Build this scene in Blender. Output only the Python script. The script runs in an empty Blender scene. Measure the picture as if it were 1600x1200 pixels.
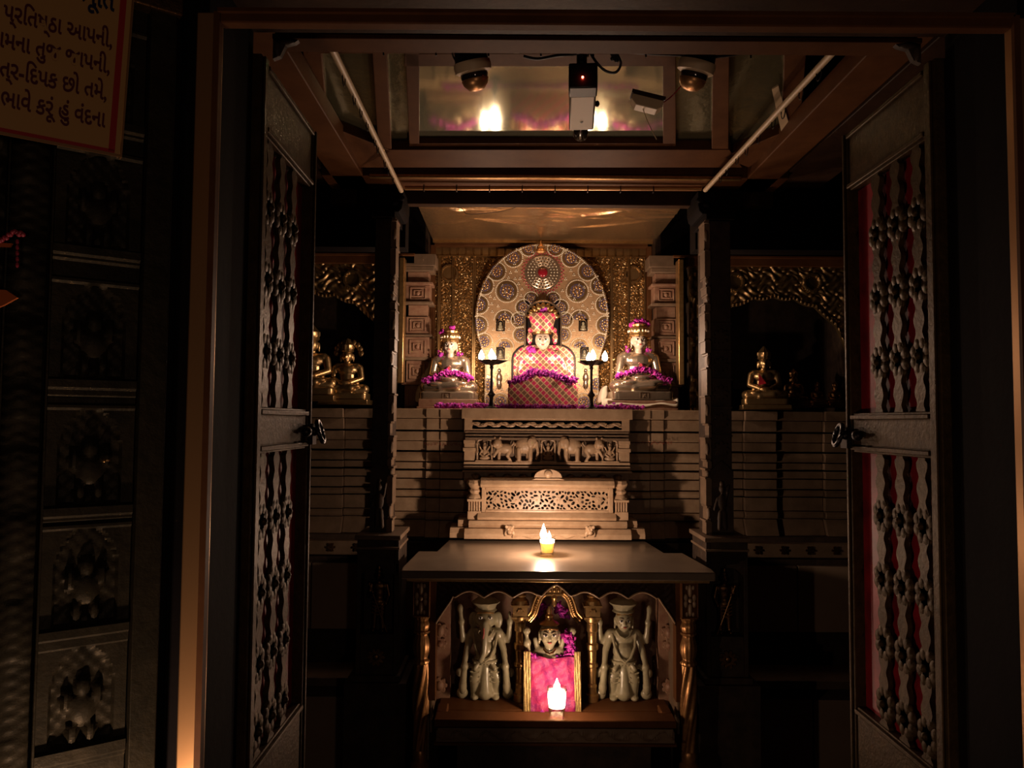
import bpy, bmesh, math, random
import numpy as np
from mathutils import Vector, Matrix, Euler
random.seed(7)
R = math.radians
C = bpy.context.scene.collection
F = 1200.0
PITCH, ROLL = R(2.86), R(0.4)
AX = 0.129            # x of the shrine's axis (camera stands at x=0, eye level is z=0 until the final lift)
EYE = 1.40

# ------------------------------------------------------------------ layout helper: where a sight line meets the plane y=Y
CAMROT = Euler((math.pi/2 + PITCH, 0, 0)).to_matrix() @ Matrix.Rotation(ROLL, 3, 'Z')
def U(px, py, Y):
    d = CAMROT @ Vector(((px-800)/F, (600-py)/F, -1))
    k = Y/d.y
    return d.x*k, d.z*k
def UX(px, Y, py=600): return U(px, py, Y)[0]
def UZ(py, Y, px=850): return U(px, py, Y)[1]
def UP(px, py, P0, N):     # sight line with any plane
    d = CAMROT @ Vector(((px-800)/F, (600-py)/F, -1))
    return d*(Vector(P0).dot(Vector(N))/d.dot(Vector(N)))

# ------------------------------------------------------------------ materials
def nn(nt, t, **kw):
    n = nt.nodes.new(t)
    for k, v in kw.items():
        if k in n.inputs: n.inputs[k].default_value = v
        else: setattr(n, k, v)
    return n
def mat(name, col, rough=.6, metal=0, col2=None, nscale=30, bump=.3, bscale=60, emis=None, estr=0, trans=0, ior=1.45, coat=0, sss=0, bdist=.002):
    m = bpy.data.materials.new(name); m.use_nodes = True
    nt = m.node_tree; b = nt.nodes['Principled BSDF']
    b.inputs['Base Color'].default_value = (*col, 1)
    b.inputs['Roughness'].default_value = rough
    b.inputs['Metallic'].default_value = metal
    b.inputs['IOR'].default_value = ior
    b.inputs['Transmission Weight'].default_value = trans
    b.inputs['Coat Weight'].default_value = coat
    if sss: b.inputs['Subsurface Weight'].default_value = sss; b.inputs['Subsurface Scale'].default_value = .01
    if emis: b.inputs['Emission Color'].default_value = (*emis, 1); b.inputs['Emission Strength'].default_value = estr
    tc = nn(nt, 'ShaderNodeTexCoord')
    if col2:
        n1 = nn(nt, 'ShaderNodeTexNoise', Scale=nscale, Detail=6, Roughness=.65)
        nt.links.new(tc.outputs['Object'], n1.inputs['Vector'])
        rp = nn(nt, 'ShaderNodeValToRGB')
        rp.color_ramp.elements[0].position = .35; rp.color_ramp.elements[1].position = .65
        rp.color_ramp.elements[0].color = (*col, 1); rp.color_ramp.elements[1].color = (*col2, 1)
        nt.links.new(n1.outputs['Fac'], rp.inputs['Fac']); nt.links.new(rp.outputs['Color'], b.inputs['Base Color'])
    if bump:
        n2 = nn(nt, 'ShaderNodeTexNoise', Scale=bscale, Detail=5, Roughness=.6)
        nt.links.new(tc.outputs['Object'], n2.inputs['Vector'])
        bp = nn(nt, 'ShaderNodeBump', Strength=bump, Distance=bdist)
        nt.links.new(n2.outputs['Fac'], bp.inputs['Height']); nt.links.new(bp.outputs['Normal'], b.inputs['Normal'])
    return m
def thin_glass(name, tint, spec=.12, body=0, bodycol=(1, .8, .4)):
    m = bpy.data.materials.new(name); m.use_nodes = True; nt = m.node_tree; nt.nodes.clear()
    out = nt.nodes.new('ShaderNodeOutputMaterial'); tr = nn(nt, 'ShaderNodeBsdfTransparent', Color=(*tint, 1)); gl = nn(nt, 'ShaderNodeBsdfGlossy', Roughness=.03)
    lw = nn(nt, 'ShaderNodeLayerWeight', Blend=spec*2.2); mx = nt.nodes.new('ShaderNodeMixShader')
    nt.links.new(lw.outputs['Facing'], mx.inputs[0]); base = tr.outputs[0]
    if body:
        df = nn(nt, 'ShaderNodeBsdfTranslucent', Color=(*bodycol, 1)); m2 = nt.nodes.new('ShaderNodeMixShader'); m2.inputs[0].default_value = body
        nt.links.new(tr.outputs[0], m2.inputs[1]); nt.links.new(df.outputs[0], m2.inputs[2]); base = m2.outputs[0]
    nt.links.new(base, mx.inputs[1]); nt.links.new(gl.outputs[0], mx.inputs[2]); nt.links.new(mx.outputs[0], out.inputs[0])
    return m
def math_n(nt, op, a, b=None):
    n = nt.nodes.new('ShaderNodeMath'); n.operation = op
    for i, v in enumerate((a, b)):
        if v is None: continue
        if isinstance(v, (int, float)): n.inputs[i].default_value = v
        else: nt.links.new(v, n.inputs[i])
    return n.outputs[0]
def nosheen(m, v=.08):
    m.node_tree.nodes['Principled BSDF'].inputs['Specular IOR Level'].default_value = v
def diamond_mat(name, s=.0255):
    m = mat(name, (.5, .03, .08), .45, 0, bump=.2, bscale=200)
    nt = m.node_tree; b = nt.nodes['Principled BSDF']
    tc = nn(nt, 'ShaderNodeTexCoord'); sp = nn(nt, 'ShaderNodeSeparateXYZ'); nt.links.new(tc.outputs['Object'], sp.inputs[0])
    u = math_n(nt, 'DIVIDE', math_n(nt, 'ADD', sp.outputs[0], sp.outputs[2]), s)
    v = math_n(nt, 'DIVIDE', math_n(nt, 'SUBTRACT', sp.outputs[0], sp.outputs[2]), s)
    fu, fv = math_n(nt, 'FRACT', u), math_n(nt, 'FRACT', v)
    mn = math_n(nt, 'MINIMUM', fu, fv)
    line = math_n(nt, 'LESS_THAN', mn, .2)
    par = math_n(nt, 'MODULO', math_n(nt, 'ABSOLUTE', math_n(nt, 'FLOOR', u)), 2.0)
    def mix(f, c1, c2):
        x = nt.nodes.new('ShaderNodeMix'); x.data_type = 'RGBA'; nt.links.new(f, x.inputs[0])
        for c, i in ((c1, 6), (c2, 7)):
            if isinstance(c, tuple): x.inputs[i].default_value = (*c, 1)
            else: nt.links.new(c, x.inputs[i])
        return x.outputs[2]
    cell = mix(par, (.55, .035, .12), (.30, .17, .11))
    nt.links.new(mix(line, cell, (.85, .62, .36)), b.inputs['Base Color'])
    nt.links.new(math_n(nt, 'MAXIMUM', math_n(nt, 'MULTIPLY', line, .6), math_n(nt, 'MULTIPLY', par, .5)), b.inputs['Metallic'])
    return m
M = {}
M['black'] = mat('near_black', (.005, .0035, .0035), .8, col2=(.008, .0055, .005), nscale=8)  # near-black brown on walls, ceiling, jamb lining and capitals
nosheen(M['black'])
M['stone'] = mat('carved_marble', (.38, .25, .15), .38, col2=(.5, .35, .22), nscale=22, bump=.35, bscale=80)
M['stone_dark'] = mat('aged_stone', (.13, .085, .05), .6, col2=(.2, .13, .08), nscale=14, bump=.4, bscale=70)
M['panel'] = mat('plain_stone_panel', (.36, .25, .17), .5, col2=(.42, .3, .2), nscale=5, bump=.15)
M['dark_stone'] = mat('very_dark_stone', (.035, .024, .018), .55, col2=(.07, .045, .03), nscale=25, bump=.5)  # very dark brown stone with mottled tone
M['redstone'] = mat('painted_stone', (.22, .105, .065), .55, col2=(.3, .18, .11), nscale=45, bump=.3)
M['inscription'] = mat('red_inscription', (.35, .05, .03), .6)
M['marble_top'] = mat('table_marble', (.20, .15, .105), .3, col2=(.15, .11, .078), nscale=9, bump=.05, coat=.1)
M['brass'] = mat('repousse_brass', (.36, .23, .10), .33, .9, col2=(.46, .31, .15), nscale=20, bump=.18, bscale=110)
M['brass_dark'] = mat('tarnished_brass', (.20, .10, .045), .38, 1, col2=(.32, .17, .07), nscale=30, bump=.6, bscale=120)
M['copper'] = mat('copper_cladding', (.58, .31, .13), .36, .75, bump=.05, bscale=20)
M['wood'] = mat('varnished_wood', (.085, .032, .011), .55, col2=(.12, .048, .017), nscale=12, bump=.1)
M['wood_dark'] = mat('dark_wood', (.03, .015, .009), .5, col2=(.05, .025, .013), nscale=15, bump=.3)
M['gold'] = mat('halo_gold', (.50, .32, .17), .42, .5, col2=(.60, .40, .23), nscale=60, bump=.5, bscale=160)
M['pearl'] = mat('pearl', (.95, .86, .66), .3, .1, bump=0)
M['navy'] = mat('navy_enamel', (.07, .065, .14), .4, .1, col2=(.16, .12, .16), nscale=250, bump=.1)
M['ruby'] = mat('ruby_glass', (.28, .01, .02), .2, 0, bump=0, coat=1)
M['ruby_dot'] = mat('pink_stone', (.45, .05, .08), .25, bump=0, coat=.6)
M['cloth_d'] = diamond_mat('red_and_gold_lattice')
M['marble'] = mat('white_marble', (.52, .42, .33), .35, 0, bump=.03, coat=.2)
M['silver'] = mat('silver_cladding', (.46, .36, .26), .25, .8, bump=.15, bscale=40)
M['idolgrey'] = mat('grey_green_marble', (.30, .27, .17), .3, col2=(.38, .33, .21), nscale=30, bump=.1, coat=.4)
M['gilt'] = mat('gilt_metal', (.60, .38, .16), .3, .85, col2=(.45, .26, .10), nscale=60, bump=.3, bscale=150)
M['giltwood'] = mat('gilt_wood', (.46, .24, .09), .34, .6, col2=(.30, .14, .05), nscale=50, bump=.3)
M['eye'] = mat('eye_white', (.85, .8, .72), .3, bump=0)
M['pupil'] = mat('eye_black', (.01, .008, .008), .2, bump=0)
M['brow'] = mat('brow_paint', (.08, .045, .03), .4, bump=0)
M['lip'] = mat('lip_paint', (.45, .08, .07), .35, bump=0)
M['petal'] = mat('purple_petals', (.48, .03, .36), .6, col2=(.62, .04, .38), nscale=60, bump=.2)
M['petal2'] = mat('violet_petals', (.26, .025, .34), .6, col2=(.42, .03, .33), nscale=60, bump=.2)
M['iron'] = mat('black_iron', (.02, .016, .016), .4, .6, bump=.2)
def flame_mat():
    m = bpy.data.materials.new('flame'); m.use_nodes = True; nt = m.node_tree; nt.nodes.clear()
    out = nt.nodes.new('ShaderNodeOutputMaterial'); tr = nn(nt, 'ShaderNodeBsdfTransparent'); em = nn(nt, 'ShaderNodeEmission', Color=(1, .74, .5, 1), Strength=14)
    ad = nt.nodes.new('ShaderNodeAddShader'); nt.links.new(tr.outputs[0], ad.inputs[0]); nt.links.new(em.outputs[0], ad.inputs[1]); nt.links.new(ad.outputs[0], out.inputs[0]); return m
M['flame'] = flame_mat()
M['glass'] = thin_glass('clear_glass', (.97, .95, .9))
M['oil'] = thin_glass('lamp_oil', (.98, .85, .5), .05, .45, (1, .75, .35))
M['wax'] = mat('candle_wax', (1, .85, .65), .5, emis=(1, .62, .38), estr=9, bump=0, sss=.3)  # flame's glow in the wax put in as emission
M['mirror'] = mat('ceiling_glass', (.62, .62, .44), .07, .72, bump=.05, bscale=14, bdist=.002)
M['sideglass'] = mat('dim_glass', (.30, .27, .16), .2, .8, bump=.3, bscale=9, bdist=.01)
M['goldsheet'] = mat('crinkled_gold_sheet', (.5, .33, .17), .25, .85, bump=.6, bscale=25, bdist=.004)
M['cream'] = mat('cream_paint', (.6, .45, .28), .45, bump=.1)
M['blackplastic'] = mat('black_plastic', (.012, .011, .012), .35, bump=0)
M['cambody'] = mat('camera_casing', (.30, .25, .20), .45, .3, bump=.05)
M['ledred'] = mat('red_light', (1, .05, .02), .5, emis=(1, .06, .03), estr=14, bump=0)
M['darkdome'] = mat('smoked_dome', (.02, .016, .014), .12, bump=0, coat=1)
M['red'] = mat('red_board', (.42, .012, .025), .5, col2=(.20, .01, .02), nscale=18, bump=.2)
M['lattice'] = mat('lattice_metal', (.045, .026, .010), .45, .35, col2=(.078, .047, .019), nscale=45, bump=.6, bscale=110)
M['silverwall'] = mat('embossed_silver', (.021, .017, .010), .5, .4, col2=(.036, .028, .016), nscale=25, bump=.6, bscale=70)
M['signface'] = mat('sign_yellow', (.55, .30, .10), .5, bump=.05)
M['signred'] = mat('sign_red', (.42, .02, .02), .5, bump=0)
M['signtext'] = mat('sign_maroon_letters', (.10, .01, .02), .5, bump=0)
M['signblue'] = mat('sign_dark_letters', (.012, .012, .05), .5, bump=0)
M['clothred'] = mat('crimson_brocade', (.50, .035, .13), .5, col2=(.24, .015, .15), nscale=42, bump=1, bscale=45, bdist=.006)
M['clothgold'] = mat('gold_border', (.55, .38, .15), .4, .6, col2=(.3, .2, .08), nscale=300, bump=.8, bscale=300)
M['clothwhite'] = mat('white_cloth', (.62, .55, .42), .8, bump=.2)
M['orange'] = mat('orange_cloth', (.65, .15, .03), .7, bump=.2)
M['wire'] = mat('cable', (.015, .01, .01), .5, bump=0)
M['floor'] = mat('stone_floor', (.12, .09, .07), .35, col2=(.16, .12, .09), nscale=6, bump=.05)

for k_, v_ in (('wood', .12), ('lattice', .1), ('silverwall', .12), ('wood_dark', .15), ('dark_stone', .25)): nosheen(M[k_], v_)
# ------------------------------------------------------------------ mesh builder
class B:
    def __init__(s, T=None): s.bm = bmesh.new(); s.T = T; s.mi = 0
    def v(s, p):
        p = Vector(p)
        return s.bm.verts.new(s.T @ p if s.T else p)
    def f(s, vs):
        try: fc = s.bm.faces.new(vs)
        except ValueError: return None
        fc.material_index = s.mi; return fc
    def box(s, x0, x1, y0, y1, z0, z1):
        v = [s.v(p) for p in ((x0,y0,z0),(x1,y0,z0),(x1,y1,z0),(x0,y1,z0),(x0,y0,z1),(x1,y0,z1),(x1,y1,z1),(x0,y1,z1))]
        for q in ((0,3,2,1),(4,5,6,7),(0,1,5,4),(1,2,6,5),(2,3,7,6),(3,0,4,7)): s.f([v[i] for i in q])
        return s
    def prism(s, pts, a, b, axis='y'):
        def mk(p, t):
            return {'y': (p[0], t, p[1]), 'z': (p[0], p[1], t), 'x': (t, p[0], p[1])}[axis]
        A = [s.v(mk(p, a)) for p in pts]; Bv = [s.v(mk(p, b)) for p in pts]
        s.f(A); s.f(Bv[::-1]); n = len(pts)
        for i in range(n): s.f([A[i], Bv[i], Bv[(i+1) % n], A[(i+1) % n]])
        return s
    def lathe(s, cx, cy, prof, seg=24, zoff=0, sx=1, sy=1, lobes=0, la=0, twist=0):
        rings = []
        for r, z in prof:
            ring = []
            for k in range(seg):
                a = 2*math.pi*k/seg
                rr = r*(1 + (la*math.cos(lobes*a + twist*z) if lobes else 0))
                ring.append(s.v((cx+rr*math.cos(a)*sx, cy+rr*math.sin(a)*sy, z+zoff)))
            rings.append(ring)
        for r0, r1 in zip(rings, rings[1:]):
            for k in range(seg): s.f([r0[k], r0[(k+1) % seg], r1[(k+1) % seg], r1[k]])
        s.f(rings[0][::-1]); s.f(rings[-1]); return s
    def tube(s, pts, r, seg=8, closed=False):
        pts = [Vector(p) for p in pts]; n = len(pts); rings = []
        rr = r if isinstance(r, (list, tuple)) else [r]*n
        up = Vector((0.03, .05, 1)).normalized()
        for i, p in enumerate(pts):
            d = (pts[(i+1) % n if closed else min(i+1, n-1)] - pts[(i-1) % n if closed else max(i-1, 0)])
            if d.length < 1e-9: d = Vector((0, 0, 1))
            d.normalize()
            a = d.cross(up)
            if a.length < .05: a = d.cross(Vector((1, 0.1, 0)))
            a.normalize(); b = d.cross(a)
            rings.append([s.v(p + (a*math.cos(2*math.pi*k/seg) + b*math.sin(2*math.pi*k/seg))*rr[i]) for k in range(seg)])
        m = n if closed else n-1
        for i in range(m):
            r0, r1 = rings[i], rings[(i+1) % n]
            for k in range(seg): s.f([r0[k], r0[(k+1) % seg], r1[(k+1) % seg], r1[k]])
        if not closed: s.f(rings[0][::-1]); s.f(rings[-1])
        return s
    def ball(s, c, r, seg=14, rings=9, rot=None):
        if not isinstance(r, (tuple, list)): r = (r, r, r)
        c = Vector(c); rot = rot or Matrix.Identity(3)
        P = lambda a, b: s.v(c + rot @ Vector((r[0]*math.sin(b)*math.cos(a), r[1]*math.sin(b)*math.sin(a), r[2]*math.cos(b))))
        top = P(0, 0); bot = P(0, math.pi); rg = []
        for j in range(1, rings): rg.append([P(2*math.pi*k/seg, math.pi*j/rings) for k in range(seg)])
        for k in range(seg):
            s.f([top, rg[0][k], rg[0][(k+1) % seg]]); s.f([bot, rg[-1][(k+1) % seg], rg[-1][k]])
        for a, b in zip(rg, rg[1:]):
            for k in range(seg): s.f([a[k], b[k], b[(k+1) % seg], a[(k+1) % seg]])
        return s
    def cap(s, p0, p1, r0, r1=None, seg=14):
        r1 = r0 if r1 is None else r1
        s.tube([p0, p1], [r0, r1], seg); s.ball(p0, r0, seg, 8); s.ball(p1, r1, seg, 8); return s
    def grid(s, PX, PY, PZ, thick=0):
        """surface from 2-D arrays (rows x cols), closed toward +y by thick"""
        n, m = PX.shape
        V = [[s.v((PX[i,j], PY[i,j], PZ[i,j])) for j in range(m)] for i in range(n)]
        for i in range(n-1):
            for j in range(m-1): s.f([V[i][j], V[i][j+1], V[i+1][j+1], V[i+1][j]])
        if thick:
            yb = float(PY.max()) + thick
            loop = [V[0][j] for j in range(m)] + [V[i][m-1] for i in range(1, n)] + [V[n-1][j] for j in range(m-2, -1, -1)] + [V[i][0] for i in range(n-2, 0, -1)]
            idx = [(0,j) for j in range(m)] + [(i,m-1) for i in range(1,n)] + [(n-1,j) for j in range(m-2,-1,-1)] + [(i,0) for i in range(n-2,0,-1)]
            W = [s.v((PX[a,b], yb, PZ[a,b])) for a, b in idx]
            k = len(loop)
            for q in range(k): s.f([loop[q], W[q], W[(q+1) % k], loop[(q+1) % k]])
            s.f(W)
        return s
    def relief(s, x0, x1, z0, z1, y, fn, res=.003, thick=.01):
        nx = max(4, int((x1-x0)/res)); nz = max(4, int((z1-z0)/res))
        X, Z = np.meshgrid(np.linspace(x0, x1, nx), np.linspace(z0, z1, nz))
        return s.grid(X, y - fn(X, Z), Z, thick)
    def rosette(s, cx, cz, y0, y1, r, n=8, pin=.72):
        pts = []
        for k in range(n*6):
            a = 2*math.pi*k/(n*6); rr = r*(pin + (1-pin)*abs(math.cos(n*a/2)))
            pts.append((cx+rr*math.cos(a), cz+rr*math.sin(a)))
        return s.prism(pts, y0, y1)

WLOC = {}
def link(o, parent=None):
    C.objects.link(o)
    if parent: o.parent = parent
def tag(o, label=None, cat=None, group=None, kind=None):
    if label: o['label'] = label
    if cat: o['category'] = cat
    if group: o['group'] = group
    if kind: o['kind'] = kind
    return o
def wl(o): return WLOC.get(o.name, Vector((0, 0, 0)))
def mk(name, b, m, parent=None, smooth=35, bevel=0, solid=False):
    bm = b.bm
    bmesh.ops.recalc_face_normals(bm, faces=bm.faces[:])
    me = bpy.data.meshes.new(name); 
    if parent: org = wl(parent)
    else:
        xs = [v.co for v in bm.verts]
        org = Vector(((min(v.x for v in xs)+max(v.x for v in xs))/2, (min(v.y for v in xs)+max(v.y for v in xs))/2, min(v.z for v in xs)))
    bmesh.ops.translate(bm, verts=bm.verts[:], vec=-org)
    bm.to_mesh(me); bm.free()
    for x in (m if isinstance(m, (list, tuple)) else [m]): me.materials.append(M[x] if isinstance(x, str) else x)
    if smooth:
        me.polygons.foreach_set('use_smooth', [True]*len(me.polygons)); me.set_sharp_from_angle(angle=R(smooth))
    o = bpy.data.objects.new(name, me)
    link(o, parent)
    if not parent: o.location = org
    WLOC[o.name] = org.copy()
    if bevel:
        md = o.modifiers.new('bevel', 'BEVEL'); md.width = bevel; md.segments = 2; md.limit_method = 'ANGLE'; md.angle_limit = R(50)
    return o
def empty(name, loc, label=None, cat=None, group=None):
    o = bpy.data.objects.new(name, None); o.empty_display_size = .05; link(o); o.location = loc
    WLOC[o.name] = Vector(loc)
    tag(o, label, cat, group); return o
def struct(name, b, m, **k): return tag(mk(name, b, m, **k), kind='structure')
def dup(o, parent=None, **kw):
    c = o.copy(); C.objects.link(c)
    if parent: c.parent = parent
    for ch in [x for x in bpy.data.objects if x.parent == o]: dup(ch, c)
    return c
def put(src, loc=None, rz=None, sc=None, label=None, group=None):
    c = dup(src)
    if loc is not None: c.location = loc
    if rz is not None: c.rotation_euler.z = rz
    if sc is not None: c.scale = sc
    if label: c['label'] = label
    if group: c['group'] = group
    WLOC[c.name] = Vector(c.location)
    return c
def blob(name, b, m, parent, voxel=.003, sm=4):
    """fuse the builder's shapes into one continuous surface"""
    bm = b.bm; bmesh.ops.recalc_face_normals(bm, faces=bm.faces[:])
    me = bpy.data.meshes.new(name+'_src'); bm.to_mesh(me); bm.free()
    t = bpy.data.objects.new('tmp', me); C.objects.link(t)
    md = t.modifiers.new('r', 'REMESH'); md.mode = 'VOXEL'; md.voxel_size = voxel
    if sm: s2 = t.modifiers.new('s', 'SMOOTH'); s2.factor = .5; s2.iterations = sm
    dg = bpy.context.evaluated_depsgraph_get(); dg.update()
    e = t.evaluated_get(dg); out = bpy.data.meshes.new_from_object(e)
    bpy.data.objects.remove(t); bpy.data.meshes.remove(me)
    q = B(); q.bm.from_mesh(out); bpy.data.meshes.remove(out)
    return mk(name, q, m, parent, smooth=80)

def T3(loc=(0,0,0), rz=0, s=1, sx=None):
    S = Matrix.Diagonal((s if sx is None else sx, s, s, 1))
    return Matrix.Translation(Vector(loc)) @ Matrix.Rotation(rz, 4, 'Z') @ S

# pattern fields (heights in metres)
def swirl(k, a, ph=0):
    def fn(X, Z):
        h = np.sin(k*X + 2.1*np.sin(k*Z*.8+ph)) * np.sin(k*Z*1.1 + 2.1*np.sin(k*X*.7+ph*2))
        h = np.abs(h)**.6
        e = np.minimum(np.minimum(X-X.min(), X.max()-X), np.minimum(Z-Z.min(), Z.max()-Z))
        return a*h*np.clip(e/.006, 0, 1)
    return fn
def vine(k, zc, amp, a, w=.0022):
    def fn(X, Z):
        zz = zc + amp*np.sin(k*X)
        stem = np.clip(1-np.abs(Z-zz)/w, 0, 1)
        ph = (k*X/math.pi + .5) % 1 - .5          # one leaf in each bay
        sgn = np.where(((k*X/math.pi + .5)//1) % 2 == 0, 1, -1)
        lx = ph*math.pi/k; lz = Z - (zc - sgn*amp*.45)
        leaf = np.clip(1.15 - np.sqrt((lx/(.55*math.pi/k/1.3))**2 + (lz/(amp*.75))**2), 0, .6)
        leaf *= .75 + .25*np.cos(lx*900)
        return a*np.maximum(stem, leaf)
    return fn

# ================================================================== THE SETTING
OX0, OX1 = -.383, .645       # door opening
CX0, CX1 = -1.32, 1.58       # inner chamber
YF = .97
ZB, ZT = -1.4, 1.25
b = B(); b.box(-2.2, 2.6, -1.0, 3.75, ZB-.06, ZB); struct('floor', b, 'floor')
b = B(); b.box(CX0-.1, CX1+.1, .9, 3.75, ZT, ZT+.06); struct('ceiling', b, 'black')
b = B(); b.box(CX0-.1, CX1+.1, 3.62, 3.7, ZB, ZT); struct('wall_back', b, 'dark_stone')
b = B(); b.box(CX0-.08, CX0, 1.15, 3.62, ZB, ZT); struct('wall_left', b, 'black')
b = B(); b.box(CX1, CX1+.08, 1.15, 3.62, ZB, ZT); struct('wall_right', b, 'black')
# front wall around the opening
b = B()
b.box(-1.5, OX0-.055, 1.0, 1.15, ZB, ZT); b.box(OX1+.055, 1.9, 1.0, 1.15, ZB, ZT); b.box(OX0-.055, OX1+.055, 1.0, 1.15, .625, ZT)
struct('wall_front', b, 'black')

# door frame: copper clad outer frame + dark jamb lining
t = empty('door_frame', (AX, YF, ZB), 'copper-clad frame around the shrine doorway, brightest down its left post', 'door frame')
ztop = UZ(22, YF); zlow = UZ(38, YF)
def post(x0, x1, name, m):
    b = B(); b.box(x0, x1, YF, YF+.018, ZB, ztop); return mk(name, b, m, t, bevel=.002)
post(UX(291, YF, 600), OX0, 'post', 'copper')
post(OX1, OX1+.035, 'post', 'copper')
b = B(); b.box(OX0, OX1, YF, YF+.018, zlow, ztop); mk('head_rail', b, 'wood', t, bevel=.002)
b = B(); b.box(OX0-.006, OX0+.002, YF-.002, YF+.01, ZB, ztop); b.box(OX1-.002, OX1+.006, YF-.006, YF, ZB, ztop); b.box(OX0, OX1, YF-.006, YF, ztop-.002, ztop+.003)
mk('edge_bead', b, 'wood', t)
b = B()
b.box(OX0-.055, OX0-.02, YF+.018, 1.16, ZB, .625); b.box(OX1+.02, OX1+.055, YF+.018, 1.16, ZB, .625)
for sgn, xx in ((-1, OX0-.02), (1, OX1+.02)):   # small carved strips in the jamb lining
    pass
mk('jamb_lining', b, 'black', t, bevel=.002)
b = B(); b.box(OX0-.055, OX1+.055, YF+.018, 1.16, .6, .625); mk('head_lining', b, 'wood_dark', t)

# carved lintel frieze under the head
t = empty('carved_lintel', (AX, 1.2, UZ(68, 1.2)), 'dark carved foliage lintel across the top of the doorway', 'lintel')
z0, z1 = UZ(66, 1.2), UZ(38, 1.2)
b = B(); b.relief(OX0, OX1, z0+.004, z1+.02, 1.2, vine(62, (z0+z1)/2, .009, .011, .003), res=.0025, thick=.03); mk('foliage_frieze', b, 'wood', t)
b = B(); b.box(OX0, OX1, 1.185, 1.23, z0-.004, z0+.004); mk('edge_moulding', b, 'wood', t, bevel=.001)
for sx, xx in ((1, OX0), (-1, OX1)):
    b = B()
    b.prism([(xx, z0), (xx+sx*.045, z0), (xx+sx*.035, z0-.008), (xx+sx*.02, z0-.012), (xx+sx*.012, z0-.03), (xx, z0-.035)], 1.19, 1.2)
    b.ball((xx+sx*.02, 1.19, z0-.006), (.014, .006, .006)); b.ball((xx+sx*.007, 1.19, z0-.02), (.006, .006, .012))
    mk('corner_bracket', b, 'dark_stone', t)

# ================================================================== DOORS
def lattice_door(name, X, sgn, label):
    """sgn=+1: right leaf, face looks to -x. local u along +y, n toward the doorway's middle"""
    Y0, Y1 = 1.165, 1.50
    TM = Matrix(((0, sgn, 0, X), (1, 0, 0, Y0), (0, 0, 1, 0), (0, 0, 0, 1)))   # (u, n, z) -> world ; local -n faces the middle
    w = Y1-Y0; t = empty(name, (X, Y0, ZB+.02), label, 'door')
    def P(nm, fn, m, bevel=0, par=t, smooth=35):
        q = B(TM); fn(q); return mk(nm, q, m, par, bevel=bevel, smooth=smooth)
    top = UZ(212, 1.5)+.0
    for u0, u1 in ((0, .034), (w-.024, w)):
        P('stile', lambda q: (q.box(u0, u1, -.016, .02, ZB+.02, top), q.box(u0+.008, u1-.008, -.02, -.016, ZB+.02, top)), 'lattice', .0015)
    rails = ((top-.115, top), (-.052, .022), (-.70, -.53), (ZB+.02, ZB+.14))
    for z0, z1 in rails:
        P('rail', lambda q: (q.box(.034, w-.024, -.013, .018, z0, z1), q.box(.034, w-.024, -.019, -.013, z1-.012, z1-.004), q.box(.034, w-.024, -.019, -.013, z0+.004, z0+.012)), 'lattice', .0015)
    P('backing_panel', lambda q: q.box(.03, w-.02, .004, .012, ZB+.1, top-.03), 'red')
    ub = (.072, .142, .212)
    fields = ((.022, top-.115, (.112, .229, .346)), (-.53, -.052, (-.161, -.273, -.385, -.49)), (ZB+.14, -.70, (-.75, -.87, -.99, -1.11)))
    for z0, z1, rows in fields:
        for u in ub:
            def bar(q):
                n = int((z1-z0)/.004); L = []; Rr = []
                for i in range(n+1):
                    z = z0+(z1-z0)*i/n
                    ph = ((z-rows[0]) % .1165)/.1165
                    ww = .0095 + .0075*abs(math.sin(ph*math.pi*3))**1.6 * (1 if .12 < ph < .88 else .3)
                    L.append((u-ww, z)); Rr.append((u+ww, z))
                q.prism(L+Rr[::-1], -.010, -.001)
            P('lattice_bar', bar, 'lattice')
            for z in rows:
                def ros(q):
                    for j in range(8): q.ball((u+.0215*math.cos(j*math.pi/4+.39), -.006, z+.0215*math.sin(j*math.pi/4+.39)), (.0125, .006, .0125), 10, 6)
                    q.rosette(u, z, -.010, -.001, .022, 8, .8)
                    q.ball((u, -.013, z), (.0065, .006, .0065), 10, 6)
                P('lattice_rosette', ros, 'lattice')
    # latch
    def latch(q):
        q.box(w-.03, w-.002, -.028, -.02, -.045, -.005)
        q.tube([(w-.02+.028*math.cos(a)*.5, -.04+.006*math.sin(a), -.02+.02*math.sin(a)) for a in [2*math.pi*k/18 for k in range(18)]], .0045, 8, True)
        q.ball((w-.03, -.03, -.02), .009); q.box(w-.075, w-.03, -.03, -.021, -.027, -.013); q.ball((w-.075, -.028, -.02), .010)
    P('latch', latch, 'iron')
    return t
lattice_door('lattice_door', .668, 1, 'open gilded lattice door leaf with red backing on the right of the doorway')
lattice_door('lattice_door', -.408, -1, 'open gilded lattice door leaf with red backing on the left, seen nearly edge-on')

# ================================================================== OUTER LEFT EMBOSSED WALL
dirv = Vector((-1.35, -1, 0)).normalized()
P0 = Vector((-.43, .965, 0))
TL = Matrix(((-dirv.x, -dirv.y*-1, 0, P0.x), (-dirv.y, dirv.x*-1*-1*-1, 0, P0.y), (0, 0, 1, 0), (0, 0, 0, 1)))
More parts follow.
